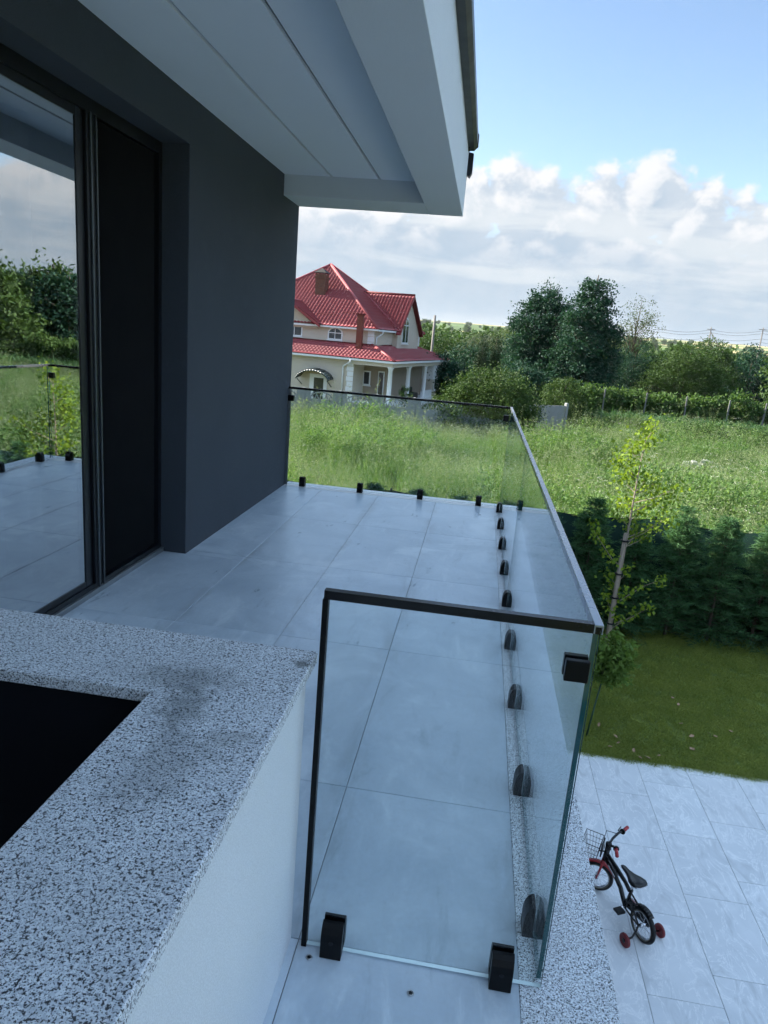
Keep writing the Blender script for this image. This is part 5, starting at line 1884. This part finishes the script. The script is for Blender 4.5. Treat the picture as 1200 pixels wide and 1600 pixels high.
# weed thickets standing in the meadow
for k, (x, y, rx, h, lab) in enumerate(((11.4, 38.5, 1.6, 2.0, 'dark weedy thicket in the meadow, left of the two beside the rubble'), (14.2, 39.0, 1.9, 2.0, 'yellow-green weedy thicket in the meadow, the wider one beside the rubble'),
                                         (9.0, 42.0, 1.7, 1.7, 'low grey-green weedy mound before the vine row'), (6.3, 40.8, 1.1, 1.4, 'ragged weeds at the foot of the bare fence end'))):
    tree('weed_thicket', lab, 'weeds', (x, y, GZ), [(0, 0, h * 0.45, rx, rx * 0.7, h * 0.55), (rx * 0.5, 0, h * 0.4, rx * 0.7, rx * 0.6, h * 0.5)], 160, 26, 0.17, 0.15, 0.045, M[['leaf_mid', 'leaf_vine', 'leaf_light', 'leaf_mid'][k]], 0.02, nb=6, seed=250 + k, shell=0.4)
M['rubble'] = plain('pale_rubble', (0.42, 0.42, 0.42), 0.9, 0, 0.2, 0.2, 12)
rh = MB()
rr = random.Random(8)
for k in range(46):
    x = rr.gauss(0, 0.95)
    y = rr.gauss(0, 0.35)
    s = rr.uniform(0.05, 0.15)
    z = max(0.2, 0.62 - 0.3 * abs(x)) * rr.uniform(0.6, 1.0)
    c = Vector((x, y, z))
    vs = []
    for q in range(8):
        vs.append(tuple(c + Vector(((1 if q & 1 else -1) * s * rr.uniform(0.6, 1.2), (1 if q & 2 else -1) * s * rr.uniform(0.6, 1.2), (1 if q & 4 else -1) * s * rr.uniform(0.35, 0.7)))))
    rh.add(vs, [(0, 1, 3, 2), (4, 6, 7, 5), (0, 4, 5, 1), (2, 3, 7, 6), (0, 2, 6, 4), (1, 5, 7, 3)])
o = rh.build('rubble_heap', M['rubble'])
o.location = (10.6, 33.6, GZ)
tag(o, 'small heap of pale rubble lying in the meadow grass', 'rubble')

# ------------------------------------------------------------------ poles and wires
def pole(x, y, ztop, label, brace=None, arms=True):
    t = thing('utility_pole', label, 'pole', (x, y, GZ))
    MB().tube([(0, 0, -0.3), (0, 0, ztop - GZ)], [0.17, 0.11], 8).build('shaft', M['wood_pole'], t, True)
    if arms:
        MB().box(-0.8, 0.8, -0.05, 0.05, ztop - GZ - 0.45, ztop - GZ - 0.33).build('crossarm', M['wood_pole'], t)
    if brace:
        MB().tube([(0, 0, ztop - GZ - 0.8), (brace, 0, ztop - GZ - 4.6)], 0.10, 8).build('brace', M['wood_pole'], t, True)
    return t


pole(-5.45, 75, 3.95, 'concrete utility pole standing clear of the red roof end', arms=False)
pole(43.4, 150, 8.1, 'far utility pole with a slanting brace among the trees', 3.0)
pole(53.0, 150, 8.8, 'far straight utility pole near the picture edge')
wm = MB()
for dz, x0, x1 in ((-0.4, 20, 90), (-0.9, 20, 90), (-1.9, 20, 90), (-2.6, 20, 90)):
    pts = [(x, 150, 8.0 + dz + (x - 43) * 0.06 - 0.5 * math.sin(math.pi * ((x - 43.4) / 9.6 % 1.0))) for x in np.linspace(x0, x1, 60)]
    wm.tube(pts, 0.022, 4)
tag(wm.build('power_lines', M['wire']), 'faint power lines strung between the far poles', 'wire')

# ------------------------------------------------------------------ the air over the valley
t = NT('valley_haze')
t.n.remove(t.p)
pv = t.node('ShaderNodeVolumePrincipled')
pv.inputs['Color'].default_value = (0.90, 0.94, 1.0, 1)
pv.inputs['Density'].default_value = HAZE
pv.inputs['Anisotropy'].default_value = 0.2
t.link(pv.outputs[0], t.n['Material Output'].inputs['Volume'])
hzo = MB().box(-2700, 3700, -90, 4100, GZ - 2.0, 75.0).build('haze', t.m)
stuff(hzo, 'thin pale haze lying over the fields and far slopes', 'haze')
